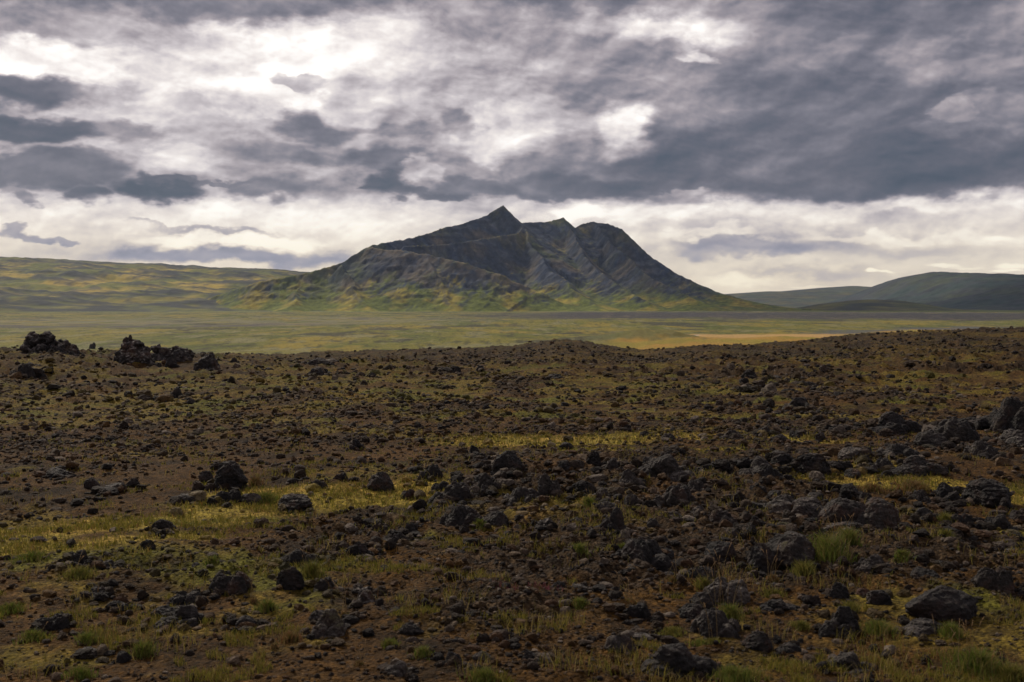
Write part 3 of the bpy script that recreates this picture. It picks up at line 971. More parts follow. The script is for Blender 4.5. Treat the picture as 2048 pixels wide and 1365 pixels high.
def worley(p, seed):
    """distance to the nearest and second nearest random cell point"""
    rs = np.random.RandomState(seed)
    i = np.floor(p).astype(int)
    jit = rs.rand(4096, 3)
    d1 = np.full(len(p), 9.0)
    d2 = np.full(len(p), 9.0)
    for a in (-1, 0, 1):
        for b in (-1, 0, 1):
            for c in (-1, 0, 1):
                q = i + [a, b, c]
                h = (q[:, 0] * 73856093 ^ q[:, 1] * 19349663 ^ q[:, 2] * 83492791) & 4095
                d = np.linalg.norm(q + jit[h] - p, axis=1)
                m = d < d1
                d2 = np.where(m, d1, np.minimum(d2, d))
                d1 = np.where(m, d, d1)
    return d1, d2


def rock_shape(seed, sub, style):
    rs = np.random.RandomState(seed)
    V, Fc = ICO[sub]
    V = V.copy()
    if style == 'b':      # rounded boulder
        npl, cut, lump, rid, fin, wo = 10, (.5, .85), .20, .08, .04, .05
    elif style == 'j':    # jagged chunk
        npl, cut, lump, rid, fin, wo = 16, (.34, .75), .34, .14, .055, .10
    elif style == 's':    # slab
        npl, cut, lump, rid, fin, wo = 11, (.42, .8), .26, .12, .05, .09
    else:                 # clinkery mass
        npl, cut, lump, rid, fin, wo = 7, (.55, .95), .40, .16, .06, .14
    n = V.copy()
    V = V * (1 + lump * fbm3(n * 1.3, 2, seed)[:, None] * 1.6)
    for k in range(npl):
        d = rs.randn(3)
        d[2] = abs(d[2]) * (1.0 if style != 's' else .6)
        d /= np.linalg.norm(d)
        c = rs.uniform(*cut)
        e = np.maximum(V @ d - c, 0)
        V -= .88 * e[:, None] * d
    V = V + n * (rid * fbm3(n * 2.6, 3, seed + 50, ridged=True)[:, None])
    if sub >= 3:
        d1, d2 = worley(n * 2.3 + .25 * np.stack([perlin3(n * 3, seed + k) for k in range(3)], 1), seed)
        V = V * (1 - wo * (1 - np.clip((d2 - d1) / .35, 0, 1)) - wo * .5 * d1)[:, None]
    if sub >= 4:
        d1, d2 = worley(n * 5.5, seed + 7)
        V = V * (1 - wo * .35 * (1 - np.clip((d2 - d1) / .3, 0, 1)) - wo * .3 * d1)[:, None]
        V = V + n * (fin * fbm3(n * 8.0, 3, seed + 90, gain=.6, ridged=True)[:, None])
    if sub >= 5:
        V = V + n * (.03 * fbm3(n * 22.0, 2, seed + 95)[:, None])
    mn, mx = V.min(0), V.max(0)
    V = (V - (mn + mx) / 2) / (mx - mn)           # unit box
    V[:, 2] += .5
    low = V[:, 2] < .25
    V[low, 2] = .25 + (V[low, 2] - .25) * .8
    V[:, 2] = (V[:, 2] - .12) / .88               # a little buried
    return V, Fc


def fused_rock(seed, style):
    """several angular blocks welded together, as clinker is"""
    rs = np.random.RandomState(seed)
    Vs, Fs, off = [], [], 0
    n = {'m': 11, 'j': 6, 's': 8}[style]
    for k in range(n):
        V, Fc = rock_shape(seed * 3 + k, 4, 'jsj'[k % 3])
        V = V - [0, 0, .5]
        a = rs.uniform(0, 6.28)
        V = V @ np.array([[math.cos(a), math.sin(a), 0], [-math.sin(a), math.cos(a), 0], [0, 0, 1]])
        q = rs.uniform(-1, 1, 2) * (.36 if style != 'j' else .22)
        d = math.hypot(*q) / .5
        w = rs.uniform(.26, .52) if style == 'm' else rs.uniform(.4, .62)
        hz = rs.uniform(0, 1) * max(0, 1 - d) * (.75 if style == 'j' else .5)
        if style == 's':
            hz *= .4
        V = V * [w, w, w * rs.uniform(.7, 1.15)] + [q[0], q[1], hz]
        Vs.append(V)
        Fs.append(Fc + off)
        off += len(V)
    o = make_mesh('lava_rock', np.vstack(Vs), np.vstack(Fs), M_ROCK)
    rm = o.modifiers.new('fuse', 'REMESH')
    rm.mode = 'VOXEL'
    rm.voxel_size = .014
    me = bpy.data.meshes.new_from_object(o.evaluated_get(bpy.context.evaluated_depsgraph_get()))
    bpy.data.objects.remove(o)
    W = np.empty(len(me.vertices) * 3, np.float32)
    N = np.empty(len(me.vertices) * 3, np.float32)
    me.vertices.foreach_get('co', W)
    me.vertices.foreach_get('normal', N)
    W, N = W.reshape(-1, 3).astype(float), N.reshape(-1, 3)
    W = W + N * (.022 * fbm3(W * 9, 3, seed, ridged=True) + .012 * fbm3(W * 26, 2, seed + 5))[:, None]
    mn, mx = W.min(0), W.max(0)
    mn[2] = mn[2] + .22 * (mx[2] - mn[2])
    W = (W - (mn + mx) / 2) / (mx - mn)
    W[:, 2] += .5
    me.vertices.foreach_set('co', W.astype(np.float32).ravel())
    me.polygons.foreach_set('use_smooth', np.ones(len(me.polygons), bool))
    me.materials.clear()
    me.materials.append(M_ROCK)
    me.update()
    return me


ROCKS = {}
for si, st in enumerate('bjsm'):
    ROCKS[st] = []
    for k in range(6):
        V, Fc = rock_shape(1000 + si * 100 + k, 5, 'j' if (st == 'b' and k % 3 == 2) else st)
        if st in 'm' or (st in 'js' and k % 2):
            me = fused_rock(2000 + si * 100 + k, st)
        else:
            me = make_mesh('lava_rock', V, Fc, M_ROCK, link=False).data
        ROCKS[st].append(me)


def hit(px, py):
    """where the sight line through a photo position meets the land"""
    d = ray(px, py)
    k = np.concatenate([np.arange(3.5, 60, .05), np.arange(60, 260, .3), np.arange(260, 3000, 3)])
    z = ground_z(d[0] * k, d[1] * k, fine=False)
    under = np.nonzero(z > d[2] * k)[0]
    kk = k[under[0]] if len(under) else 150
    return d[0] * kk, d[1] * kk


RNG = random.Random(42)
PLACED = []
HEAPS = []


def put_rock(px, py, w, h, style, tone, label, group=None, deep=.8):
    x, y = hit(px, py)
    r = math.hypot(x, y)
    ww, hh = w * 1.04 * r / F, h * 1.06 * r / F
    dd = ww * deep if style != 's' else ww * .9
    c = 1 + dd * .38 / r
    x, y = x * c, y * c
    hh *= c * 1.2
    me = RNG.choice(ROCKS[style])
    o = bpy.data.objects.new('lava_rock', me)
    C.objects.link(o)
    z = float(ground_z(np.array([x]), np.array([y]), fine=False)[0]) + CAMZ
    o.location = (x, y, z - .11 * hh)
    o.scale = (ww * 1.04, dd, hh)
    o.rotation_euler = (0, 0, math.atan2(-x, y) + RNG.choice([0, math.pi]) + RNG.uniform(-.35, .35))
    o.color = (*tone, 1)
    tag(o, label, 'rock', group)
    PLACED.append((x, y, ww))
    if w >= 38 and style in 'mjs':
        HEAPS.append((x, y, ww))
    return o


D, G_, P_, R_, L_ = (.12, .15, .2), (.6, .45, .1), (1.0, .6, .2), (.3, .2, .9), (.35, 1.0, .5)
ROCK_TABLE = [
    (588, 1028, 76, 30, 'b', (.2, .1, .8), 'smooth rounded brown boulder alone on the olive grass strip'),
    (463, 982, 62, 50, 'j', D, 'tall pointed black rock behind the grass strip'),
    (455, 1012, 52, 24, 'm', D, 'low black clinker block just below the pointed rock'),
    (503, 1012, 42, 20, 'b', G_, 'small dark stone on the grass edge beside the low clinker block'),
    (380, 1010, 44, 16, 's', G_, 'flat grey slab half sunk in the grass strip'),
    (608, 1146, 58, 38, 'j', D, 'upright black block leaning on a lower block near green grass'),
    (582, 1184, 58, 42, 'b', D, 'black block at the foot of the upright leaning block'),
    (650, 1188, 44, 28, 'j', G_, 'grey pointed rock right of the stacked black blocks'),
    (184, 980, 28, 20, 'b', D, 'small black round stone on brown cinder at the strip edge'),
    (265, 978, 28, 17, 'b', D, 'small black stone between the round stone and flat dark rocks'),
    (120, 960, 60, 16, 's', D, 'long low black rock on bare brown cinder slope'),
    (225, 991, 48, 17, 's', G_, 'low grey-topped rock just above the grass strip'),
    (158, 1140, 44, 32, 'j', D, 'boxy black rock above a mossy patch and tall stalks'),
    (205, 1146, 44, 18, 's', G_, 'flat pale-edged slab beside the boxy black rock'),
    (327, 1070, 40, 26, 'j', D, 'dark notched rock at the lower edge of the grass strip'),
    (372, 1220, 62, 26, 's', D, 'wide black ledge rock with a straight top edge'),
    (460, 1198, 76, 40, 'm', L_, 'dark hollowed rock with lichen-grey top and a fallen pale slab'),
    (198, 1203, 48, 18, 's', D, 'low black rock with a yellow lichen tip'),
    (240, 1232, 46, 20, 'j', D, 'small black jagged rock in front of the yellow-tipped one'),
    (362, 1264, 96, 34, 'm', G_, 'long blue-grey rock mass with grass at its right end'),
    (335, 1240, 60, 20, 'b', D, 'dark rounded back rock behind the long blue-grey mass'),
    (100, 1266, 64, 24, 'm', D, 'black clump behind thin green grass on gravel'),
    (248, 1332, 28, 22, 'b', D, 'small black rounded stone beside bright green tuft'),
    (655, 1280, 84, 46, 'm', P_, 'pale grey-topped layered rock with dark hollow below'),
    (640, 1250, 40, 22, 'b', G_, 'dark stone behind the pale layered rock'),
    (180, 1322, 48, 18, 's', G_, 'flat dark stone with a light rim on gravel'),
    (292, 1107, 34, 20, 'j', D, 'small pointed black rock among yellow-green moss'),
    (412, 966, 28, 20, 'b', D, 'black stone left of the tall pointed rock'),
    (490, 1260, 38, 20, 'j', R_, 'small rusty dark rock beside green shoots'),
    (612, 969, 26, 13, 'b', D, 'small black stone leading the row below the cinder slope'),
    (640, 981, 28, 18, 'j', D, 'middle black stone of the row below the cinder slope'),
    (682, 967, 34, 18, 'j', D, 'last and widest black stone of the row below the cinder slope'),
    (762, 986, 54, 34, 'b', (.3, .2, .6), 'brown rounded boulder at the end of the grass strip'),
    (815, 1000, 30, 18, 'j', R_, 'rusty low rock touching the brown rounded boulder'),
    (862, 963, 48, 27, 'm', D, 'dark crumbly rock beyond the brown rounded boulder'),
    (880, 985, 34, 18, 'j', D, 'small dark rock in front of the crumbly one'),
    (1012, 964, 62, 50, 'j', D, 'dark triangular rock standing behind the central rock heap'),
    (960, 940, 40, 20, 'j', G_, 'grey rock left of the triangular one'),
    (905, 1022, 96, 44, 'm', D, 'big black block at the left end of the central heap'),
    (972, 1004, 70, 46, 'm', G_, 'grey craggy block on top of the central heap'),
    (925, 1064, 92, 42, 'm', D, 'wide dark block at the front of the central heap'),
    (992, 1064, 56, 34, 'b', D, 'rounded dark block at the front right of the central heap'),
    (888, 1042, 56, 24, 's', G_, 'sloping slab at the front left of the central heap'),
    (975, 982, 54, 28, 'j', D, 'black block behind the central heap'),
    (1048, 1022, 92, 38, 'm', G_, 'long grey knobbly rock joining the central heap rightwards'),
    (1100, 1012, 48, 56, 'j', (.7, .3, .1), 'tall lighter blocky rock with flat left face'),
    (1135, 957, 56, 28, 'm', D, 'dark low rock behind the tall blocky rock'),
    (1186, 944, 32, 36, 'j', D, 'small black thumb-shaped rock standing on gravel'),
    (1226, 960, 54, 36, 'm', G_, 'craggy grey rock right of the thumb-shaped one'),
    (1168, 1002, 54, 34, 'j', D, 'dark angular rock at the left of the right-hand heap'),
    (1206, 1018, 62, 34, 'm', P_, 'pale knobbly rock in the middle of the right-hand heap'),
    (1212, 1040, 64, 28, 'b', G_, 'rounded grey rock below the pale knobbly one'),
    (1262, 1026, 30, 32, 'b', G_, 'egg-shaped grey rock at the right end of the heap'),
    (1232, 1084, 70, 56, 'm', D, 'large black block standing alone below the right-hand heap'),
    (1180, 1088, 40, 22, 's', G_, 'low broken slab left of the large black block'),
    (1255, 988, 70, 38, 'm', P_, 'light brown-grey craggy rock above the egg-shaped one'),
    (1332, 970, 122, 46, 'm', G_, 'broad humped grey-topped heap beyond the right-hand heap'),
    (1300, 945, 44, 26, 'j', G_, 'upright shard behind the broad humped rock'),
    (1342, 927, 38, 22, 'j', D, 'small black crag far behind the broad humped rock'),
    (1350, 1024, 88, 44, 'm', (.6, .3, .4), 'wide brownish clinker mass below the broad humped rock'),
    (1395, 1000, 56, 30, 'm', (.6, .3, .5), 'pinkish clinker lump right of the brownish mass'),
    (1342, 1054, 46, 24, 'b', P_, 'pale-capped rounded stone below the brownish mass'),
    (1306, 1068, 24, 26, 'b', P_, 'small pale standing stone beside the large black block'),
    (1090, 1074, 50, 32, 'j', L_, 'dark pyramid rock with lichen tip on open gravel'),
    (1150, 1062, 34, 20, 'j', D, 'small dark stone between the pyramid rock and black block'),
    (1292, 1144, 130, 50, 'm', D, 'large low black boulder like a sleeping animal'),
    (1330, 1105, 24, 24, 'b', P_, 'small pale stone poking up behind the sleeping black boulder'),
    (1268, 1164, 52, 26, 'b', G_, 'grey lump at the front of the sleeping black boulder'),
    (823, 1074, 26, 22, 'j', D, 'small black stone left of the central heap, first of two'),
    (846, 1068, 22, 18, 'b', D, 'smaller black stone nearest the central heap'),
    (760, 1068, 50, 22, 'm', D, 'dark broken rock on the lower grass edge'),
    (790, 1094, 54, 20, 's', G_, 'flat grey rock on gravel below the grass edge'),
    (718, 1124, 40, 32, 'j', D, 'dark angular block with a flat face'),
    (992, 1106, 50, 22, 'm', G_, 'jagged low rock on gravel under the central heap'),
    (948, 913, 24, 20, 'j', D, 'small black horned rock on the far cinder band'),
    (1134, 901, 26, 14, 'b', D, 'small dark lump at the far edge of the cinder band'),
    (714, 902, 36, 20, 'm', D, 'dark lump at the left start of the pale grass streak'),
    (1290, 878, 22, 14, 'j', D, 'small pointed black stone at the right end of the pale grass streak'),
    (1336, 884, 34, 14, 's', D, 'low black stone just right of the pointed one'),
    (728, 1220, 58, 28, 'm', L_, 'lichen-topped dark rock at the lower middle gravel'),
    (722, 1196, 44, 16, 's', P_, 'pale flat shard above the lichen-topped dark rock'),
    (824, 1280, 50, 24, 'b', (.5, .2, 0), 'smooth blue-grey rounded stone in the gravel'),
    (1240, 1318, 62, 38, 'b', P_, 'rounded dark rock with a bright pale nose'),
    (1290, 1296, 50, 18, 's', P_, 'pale flat stone behind the pale-nosed rock'),
    (1062, 1330, 40, 22, 'j', D, 'dark stubby rock on bare gravel near the bottom'),
    (906, 1340, 40, 28, 'j', D, 'black stone at the bottom beside a blue-grey one'),
    (965, 1336, 40, 24, 'b', G_, 'blue-grey stone beside the black bottom stone'),
    (1006, 1302, 48, 16, 's', D, 'flat dark stone sunk in gravel'),
    (800, 1364, 66, 28, 'm', G_, 'rough dark rock with pale edge at the bottom margin'),
    (1392, 1170, 44, 28, 'j', D, 'dark split rock among dry stalks'),
    (1275, 1244, 60, 28, 'j', D, 'angular black rock on gravel with a lighter slope'),
    (1386, 1246, 58, 28, 'b', D, 'black rounded pair rock left of the pinkish slab'),
    (1360, 1372, 170, 62, 'm', D, 'very large black clinker mass cut by the bottom margin'),
    (1115, 1192, 42, 24, 'b', D, 'black squat stone beside pink heather'),
    (1162, 1194, 42, 20, 's', G_, 'grey flat stone right of the heather patch'),
    (950, 1252, 52, 22, 'm', D, 'dark broken stone in the middle gravel'),
    (1520, 972, 96, 44, 'm', G_, 'steep layered grey-black slab pile on the right'),
    (1568, 944, 52, 32, 'j', D, 'dark round-backed rock behind the layered slab pile'),
    (1616, 957, 84, 40, 'j', D, 'black double-humped rock right of the layered slab pile'),
    (1704, 926, 52, 24, 'b', P_, 'pale grey wedge-shaped boulder with smooth face'),
    (1680, 950, 50, 22, 'j', D, 'dark rock just below the pale wedge boulder'),
    (1786, 874, 116, 38, 'm', D, 'long black rock ridge on the far turf'),
    (1830, 868, 24, 18, 'b', D, 'round stone at the right end of the long black ridge'),
    (1900, 892, 104, 46, 'm', (.5, .3, 0), 'large grey boulder on the right slope'),
    (1862, 900, 60, 30, 'b', (.6, .3, 0), 'grey boulder leaning against the large grey one'),
    (1960, 862, 76, 26, 'j', D, 'dark tabular rock behind the large grey boulder'),
    (2030, 868, 96, 60, 'm', D, 'huge black crag cut by the right margin'),
    (2025, 902, 88, 32, 's', G_, 'broad grey slab below the huge black crag'),
    (1962, 914, 60, 26, 'm', G_, 'grey broken rock below the large grey boulder'),
    (1795, 918, 80, 24, 'm', G_, 'low craggy strip of rock beside the pale wedge boulder'),
    (1832, 957, 110, 30, 'm', (.6, .3, .4), 'low reddish-grey rubble ridge above the orange grass'),
    (1760, 948, 54, 24, 'm', G_, 'left end block of the reddish-grey rubble ridge'),
    (1974, 1018, 84, 44, 'b', D, 'black cave-mouthed boulder on the right grass'),
    (2012, 1026, 24, 22, 'j', D, 'small black rock at the tail of the cave-mouthed boulder'),
    (1888, 1002, 34, 28, 'j', D, 'dark upright rock between two grass patches'),
    (1840, 1012, 38, 24, 'm', G_, 'grey rock left of the dark upright rock'),
    (1910, 1012, 44, 22, 'm', G_, 'grey crumbly rock right of the dark upright rock'),
    (1850, 1054, 80, 26, 'm', D, 'long low black rock with a raised right end'),
    (1920, 1064, 42, 28, 'm', R_, 'black rock wearing a red and green moss cap'),
    (2000, 1074, 66, 34, 'm', D, 'wide dark rock near the right margin'),
    (2036, 1052, 40, 26, 'j', D, 'dark rock above the wide dark rock at the margin'),
    (1585, 1048, 120, 40, 's', P_, 'wide tilted pale grey lava plate'),
    (1508, 1036, 66, 26, 'j', D, 'black raised rock at the left of the tilted plate'),
    (1716, 1070, 142, 56, 'm', (.55, .3, .5), 'big humped rock with brownish right end and dry grass'),
    (1676, 1082, 90, 26, 's', (.9, .5, .6), 'pinkish plate at the foot of the big humped rock'),
    (1560, 1078, 86, 24, 'm', D, 'rope-like black rock running below the tilted plate'),
    (1590, 1098, 60, 26, 'b', G_, 'small knobbed grey rock under the rope-like one'),
    (1578, 1146, 104, 60, 'b', (.35, .3, .2), 'big rounded dark boulder beside the tall green grass'),
    (1522, 1152, 64, 52, 'j', D, 'black angular boulder left of the big rounded one'),
    (1440, 1140, 64, 44, 'b', D, 'smooth black dome rock behind pale stalks'),
    (1472, 1098, 66, 28, 'm', P_, 'pale ragged ledge above the smooth dome rock'),
    (1405, 1172, 54, 30, 'b', D, 'twin-lobed small black rock with grass behind'),
    (1440, 1062, 66, 34, 'm', (.6, .3, .5), 'brownish ragged rock on the middle gravel'),
    (1398, 1046, 40, 26, 'b', P_, 'pale cap stone left of the brownish ragged rock'),
    (1745, 1162, 76, 38, 'm', P_, 'pink-white topped rock on open gravel'),
    (1850, 1170, 54, 22, 'b', D, 'small black mound with thin yellow weed'),
    (1680, 1204, 42, 32, 'j', D, 'rough dark cone-shaped rock'),
    (1760, 1214, 54, 27, 'b', D, 'dark rounded rock with moss at its right'),
    (1728, 1202, 30, 18, 'b', R_, 'small rusty stone left of the mossy rounded rock'),
    (1882, 1244, 124, 52, 'b', D, 'large oval black boulder alone on dark gravel'),
    (1985, 1196, 66, 46, 'm', (.5, .3, .5), 'brown-topped block above the right gravel'),
    (1945, 1098, 38, 20, 'j', D, 'small dark rock on open gravel at the right'),
    (2018, 1122, 64, 16, 's', G_, 'thin grey slab at the right margin'),
    (1888, 1142, 40, 16, 's', D, 'low black stone between slab and mound'),
    (1452, 1218, 88, 44, 's', P_, 'broad pinkish slab leaning on a grey rock'),
    (1405, 1226, 50, 34, 'b', G_, 'grey rock supporting the broad pinkish slab'),
    (1432, 1278, 98, 44, 'm', G_, 'dark lumpy rock with lichen at its lower edge'),
    (1680, 1278, 76, 48, 'm', D, 'rough dark mound sloping to the left'),
    (1560, 1232, 84, 22, 'm', D, 'thin broken line of black stones joined as one rock'),
    (1622, 1216, 36, 18, 'j', D, 'small black stone at the end of the thin broken line'),
    (1512, 1310, 64, 38, 'b', R_, 'rounded brown-black rock near the bottom'),
    (1578, 1318, 54, 18, 's', D, 'flat black stone right of the rounded brown-black rock'),
    (1700, 1360, 96, 38, 'm', G_, 'wide dark rock with pale top at the bottom margin'),
    (1850, 1280, 86, 22, 's', G_, 'low grey flagstone on dark gravel'),
    (1436, 952, 44, 24, 'm', D, 'dark rock left of the layered slab pile'),
    (1490, 946, 54, 22, 'j', D, 'low black rock behind the layered slab pile'),
    (1640, 886, 20, 18, 'j', D, 'tiny black fin-shaped rock on the far turf'),
    (1680, 873, 40, 20, 'm', D, 'small dark crag left of the long black ridge'),
    (1735, 916, 36, 18, 'm', D, 'dark lump right of the pale wedge boulder'),
    (1590, 880, 28, 16, 'j', D, 'small black stone on the brown band behind'),
    (1530, 876, 44, 20, 'm', D, 'dark crumbly block on the brown band behind'),
    (1560, 890, 36, 18, 'b', G_, 'grey-black block in front of the crumbly block'),
    (1460, 884, 52, 18, 'm', D, 'low dark rock row at the start of the brown band'),
    (1550, 1006, 30, 20, 'b', R_, 'small rusty round stone above the tilted plate'),
    (1514, 1000, 36, 22, 'j', D, 'dark block above the tilted plate'),
    (1574, 1014, 32, 20, 'b', D, 'small dark block in the pale rubble'),
    (1630, 1014, 36, 22, 'b', P_, 'pale rounded stone in the pale rubble'),
    (1668, 1000, 24, 16, 'j', D, 'small dark stone above the big humped rock'),
    (1700, 1000, 40, 24, 'j', D, 'dark pointed stone behind the big humped rock'),
    (1730, 1012, 36, 20, 'm', D, 'dark crumbly stone right of the pointed one'),
    (1785, 1006, 26, 14, 'b', D, 'small dark stone at the orange grass edge'),
    (1704, 962, 36, 18, 'b', R_, 'rusty small boulder at the left of the orange grass'),
    (635, 740, 46, 20, 'j', D, 'black jagged rock on the distant left plateau, upper of two'),
    (640, 763, 60, 24, 'm', D, 'larger black rock below the jagged one on the plateau'),
    (587, 741, 28, 9, 's', D, 'low black rock left of the jagged plateau rock'),
    (520, 749, 28, 12, 'j', D, 'small black crag between the skyline crags and plateau rocks'),
    (683, 750, 24, 14, 'j', D, 'small black crag right of the jagged plateau rock'),
    (743, 764, 20, 16, 'j', D, 'lone small black crag in mid plateau'),
    (881, 752, 22, 13, 'j', D, 'leftmost small crag of the plateau row'),
    (908, 752, 28, 17, 'j', D, 'second small crag of the plateau row'),
    (958, 752, 36, 18, 'm', D, 'widest crag of the plateau row'),
    (983, 753, 20, 14, 'j', D, 'crag joined to the right of the widest one'),
    (1030, 762, 30, 12, 's', D, 'low last crag of the plateau row'),
    (1111, 766, 36, 16, 'b', D, 'lone black hump on the middle plateau'),
    (1500, 770, 30, 27, 'j', D, 'black rock with raised right horn on the right plateau'),
    (1556, 766, 28, 12, 'b', D, 'small black hump right of the horned rock'),
    (1618, 783, 52, 17, 'm', D, 'long low black crag right of the horned rock'),
    (1738, 757, 26, 8, 's', D, 'small flat black rock alone on the far right plateau'),
    (1592, 830, 70, 28, 'm', D, 'dark spreading crag in the middle of the right plateau'),
    (1520, 792, 40, 18, 'm', D, 'low dark crag below the horned rock'),
    (1680, 800, 36, 14, 'm', D, 'low dark crag right of the spreading one'),
    (45, 765, 50, 30, 'm', D, 'dark crag below the far left skyline crag'),
    (68, 745, 34, 16, 'j', G_, 'grey-flecked rock above the dark left crag'),
    (355, 806, 40, 26, 'm', D, 'dark lump in the moss below the skyline crags'),
    (382, 814, 20, 14, 'b', D, 'small stone right of the dark mossy lump'),
    (185, 699, 11, 11, 'j', D, 'tiny black tooth on the skyline between the crags'),
    (345, 741, 26, 22, 'b', D, 'round black rock in front of the knobbed skyline crag'),
    (310, 742, 24, 14, 'm', G_, 'grey rubble block between tall and knobbed crags'),
    (455, 716, 14, 10, 'j', D, 'small stone right of the last skyline crag'),
    (470, 730, 20, 12, 'm', D, 'low stone beyond the last skyline crag'),
]
for row in ROCK_TABLE:
    put_rock(*row)


# ------------------------------------------------------------------ crags on the left skyline: fused clinker, one mesh each
def inside(poly, x, y):
    c = False
    n = len(poly)
    for i in range(n):
        x0, y0 = poly[i]
        x1, y1 = poly[(i + 1) % n]
        if (y0 > y) != (y1 > y) and x < (x1 - x0) * (y - y0) / (y1 - y0) + x0:
            c = not c
    return c


def crag(px, py, poly, label, tone, n=100, vox=.045):
    x0, y0 = hit(px, py + 12)
    r = math.hypot(x0, y0)
    x0 = (px - 1024) / F * y0
    s = r / F
    z0 = ray(px, py)[2] / ray(px, py)[1] * y0
    Vs, Fs, off = [], [], 0
    rs = np.random.RandomState(int(px))
    bx0, bx1 = min(p[0] for p in poly), max(p[0] for p in poly)
    by0, by1 = min(p[1] for p in poly), max(p[1] for p in poly)
    prots = [rock_shape(7000 + k, 4, 'mj'[k % 2]) for k in range(6)]
    k = 0
    while k < n:
        qx, qy = rs.uniform(bx0, bx1), rs.uniform(by0, by1)
        hgt = (by1 - qy) / (by1 - by0)
        w = rs.uniform(8, 17) if hgt > .5 else rs.uniform(12, 26)
        if not all(inside(poly, qx + a * w * .30, qy + b * w * .26) for a, b in ((1, 0), (-1, 0), (0, -1))):
            continue
        k += 1
        V, Fc = prots[rs.randint(6)]
        a = rs.uniform(0, 6.28)
        V = V - [0, 0, .5]
        V = V @ np.array([[math.cos(a), math.sin(a), 0], [-math.sin(a), math.cos(a), 0], [0, 0, 1]]) * (w * s) * np.array([1, 1, rs.uniform(.7, 1.1)])
        dep = (bx1 - bx0) * .28 * (1.05 - hgt)
        V = V + np.array([(qx - px) * s, rs.uniform(-1, 1) * dep * s, (py - qy) * s])
        Vs.append(V)
        Fs.append(Fc + off)
        off += len(V)
    o = make_mesh('lava_crag', np.vstack(Vs), np.vstack(Fs), M_CRAG)
    o.location = (x0, y0, CAMZ + z0 - 4 * s)
    rm = o.modifiers.new('fuse', 'REMESH')
    rm.mode = 'VOXEL'
    rm.voxel_size = vox
    tx = bpy.data.textures.new('crust', 'CLOUDS')
    tx.noise_scale = .22
    tx.noise_depth = 3
    dm = o.modifiers.new('crust', 'DISPLACE')
    dm.texture = tx
    dm.strength = .30
    dm.mid_level = .5
    o.color = (*tone, 1)
    tag(o, label, 'crag', 'clinker crags along the left skyline')


crag(98, 704, [(48, 712), (50, 698), (56, 680), (57, 668), (62, 664), (72, 667), (82, 668), (88, 661), (98, 661), (105, 666), (109, 674), (125, 677), (135, 682), (144, 688), (148, 698), (154, 712)],
     'broad black crag with a central knob, first on the left skyline', (.15, .5, .25))
crag(268, 722, [(236, 732), (239, 700), (244, 690), (248, 676), (253, 669), (258, 665), (263, 669), (266, 676), (272, 678), (285, 682), (293, 692), (301, 700), (302, 720), (294, 732)],
     'tallest skyline crag, spire-topped and speckled with pale lichen', (.4, 1.0, .4))
crag(341, 716, [(298, 720), (304, 697), (306, 684), (311, 681), (320, 684), (323, 693), (335, 693), (350, 690), (362, 692), (373, 692), (381, 699), (382, 714), (376, 724), (340, 724)],
     'long black crag with a knob at its left end, beside the spire', (.15, .5, .25))
crag(412, 742, [(386, 750), (395, 724), (407, 714), (411, 705), (418, 700), (426, 702), (429, 712), (432, 722), (440, 735), (444, 752)],
     'lowest and last skyline crag, shaped like a cone with a round head', (.2, .8, .3), n=50)
# small upright stack by the thin pale water
xx, yy = hit(1350, 671)
for nm in (0,):
    V, Fc = rock_shape(777, 4, 'j')
    V = V * np.array([1.7, 1.4, 2.6])
    o = make_mesh('lava_stack', V, Fc, M_ROCK)
    o.location = (*at_depth(1350.5, 671, 800)[:2], CAMZ + at_depth(1350.5, 671, 800)[2])
    tag(o, 'tiny dark upright stack at the left end of the thin pale water', 'rock')


# ------------------------------------------------------------------ scattered rocks of middle size
def scatter(n, r0, r1, seed, half=26.5):
    rs = np.random.RandomState(seed)
    u = rs.rand(n)
    r = 1 / (1 / r0 - u * (1 / r0 - 1 / r1))
    a = np.radians(rs.uniform(-half, half, n))
    return r * np.sin(a), r * np.cos(a), r, rs


ZONES = [
    (6.9, 10.5, 26, (14, 38), 'small dark lava rock on the open gravel close to the bottom margin', 'small rocks strewn on the near gravel'),
    (10.5, 17, 34, (12, 34), 'small dark lava rock strewn among the central rock heaps', 'small rocks strewn among the heaps'),
    (17, 33, 24, (10, 24), 'small black stone on the brown cinder band behind the heaps', 'stones strewn on the cinder band'),
    (33, 90, 14, (9, 18), 'tiny black crag dotting the wide plateau far behind', 'tiny crags dotting the plateau'),
]
for zi, (r0, r1, cnt, (w0, w1), lab, grp) in enumerate(ZONES):
    x, y, r, rs = scatter(900, r0, r1, 300 + zi, 23.5)
    dn = rubble_density(x, y)
    tf = turf(x, y)
    got = 0
    for i in range(len(x)):
        if got >= cnt:
            break
        if dn[i] < .35 or tf[i] > .3:
            continue
        w = rs.uniform(w0, w1) * r[i] / F
        if any(math.hypot(x[i] - a, y[i] - b) < (w + c) * .6 for a, b, c in PLACED):
            continue
        o = bpy.data.objects.new('lava_rock', ROCKS['bjsmjm'[rs.randint(6)]][rs.randint(6)])
        C.objects.link(o)
        z = float(ground_z(x[i:i + 1], y[i:i + 1], fine=False)[0]) + CAMZ
        o.location = (x[i], y[i], z - .01)
        o.scale = (w, w * rs.uniform(.6, 1), w * rs.uniform(.35, .7))
        o.rotation_euler = (0, 0, rs.uniform(0, 6.28))
        o.color = (rs.choice([.1, .3, .6]), rs.rand() * .6, rs.rand() * .6, 1)
        tag(o, lab, 'rock', grp)
        PLACED.append((x[i], y[i], w))
        got += 1


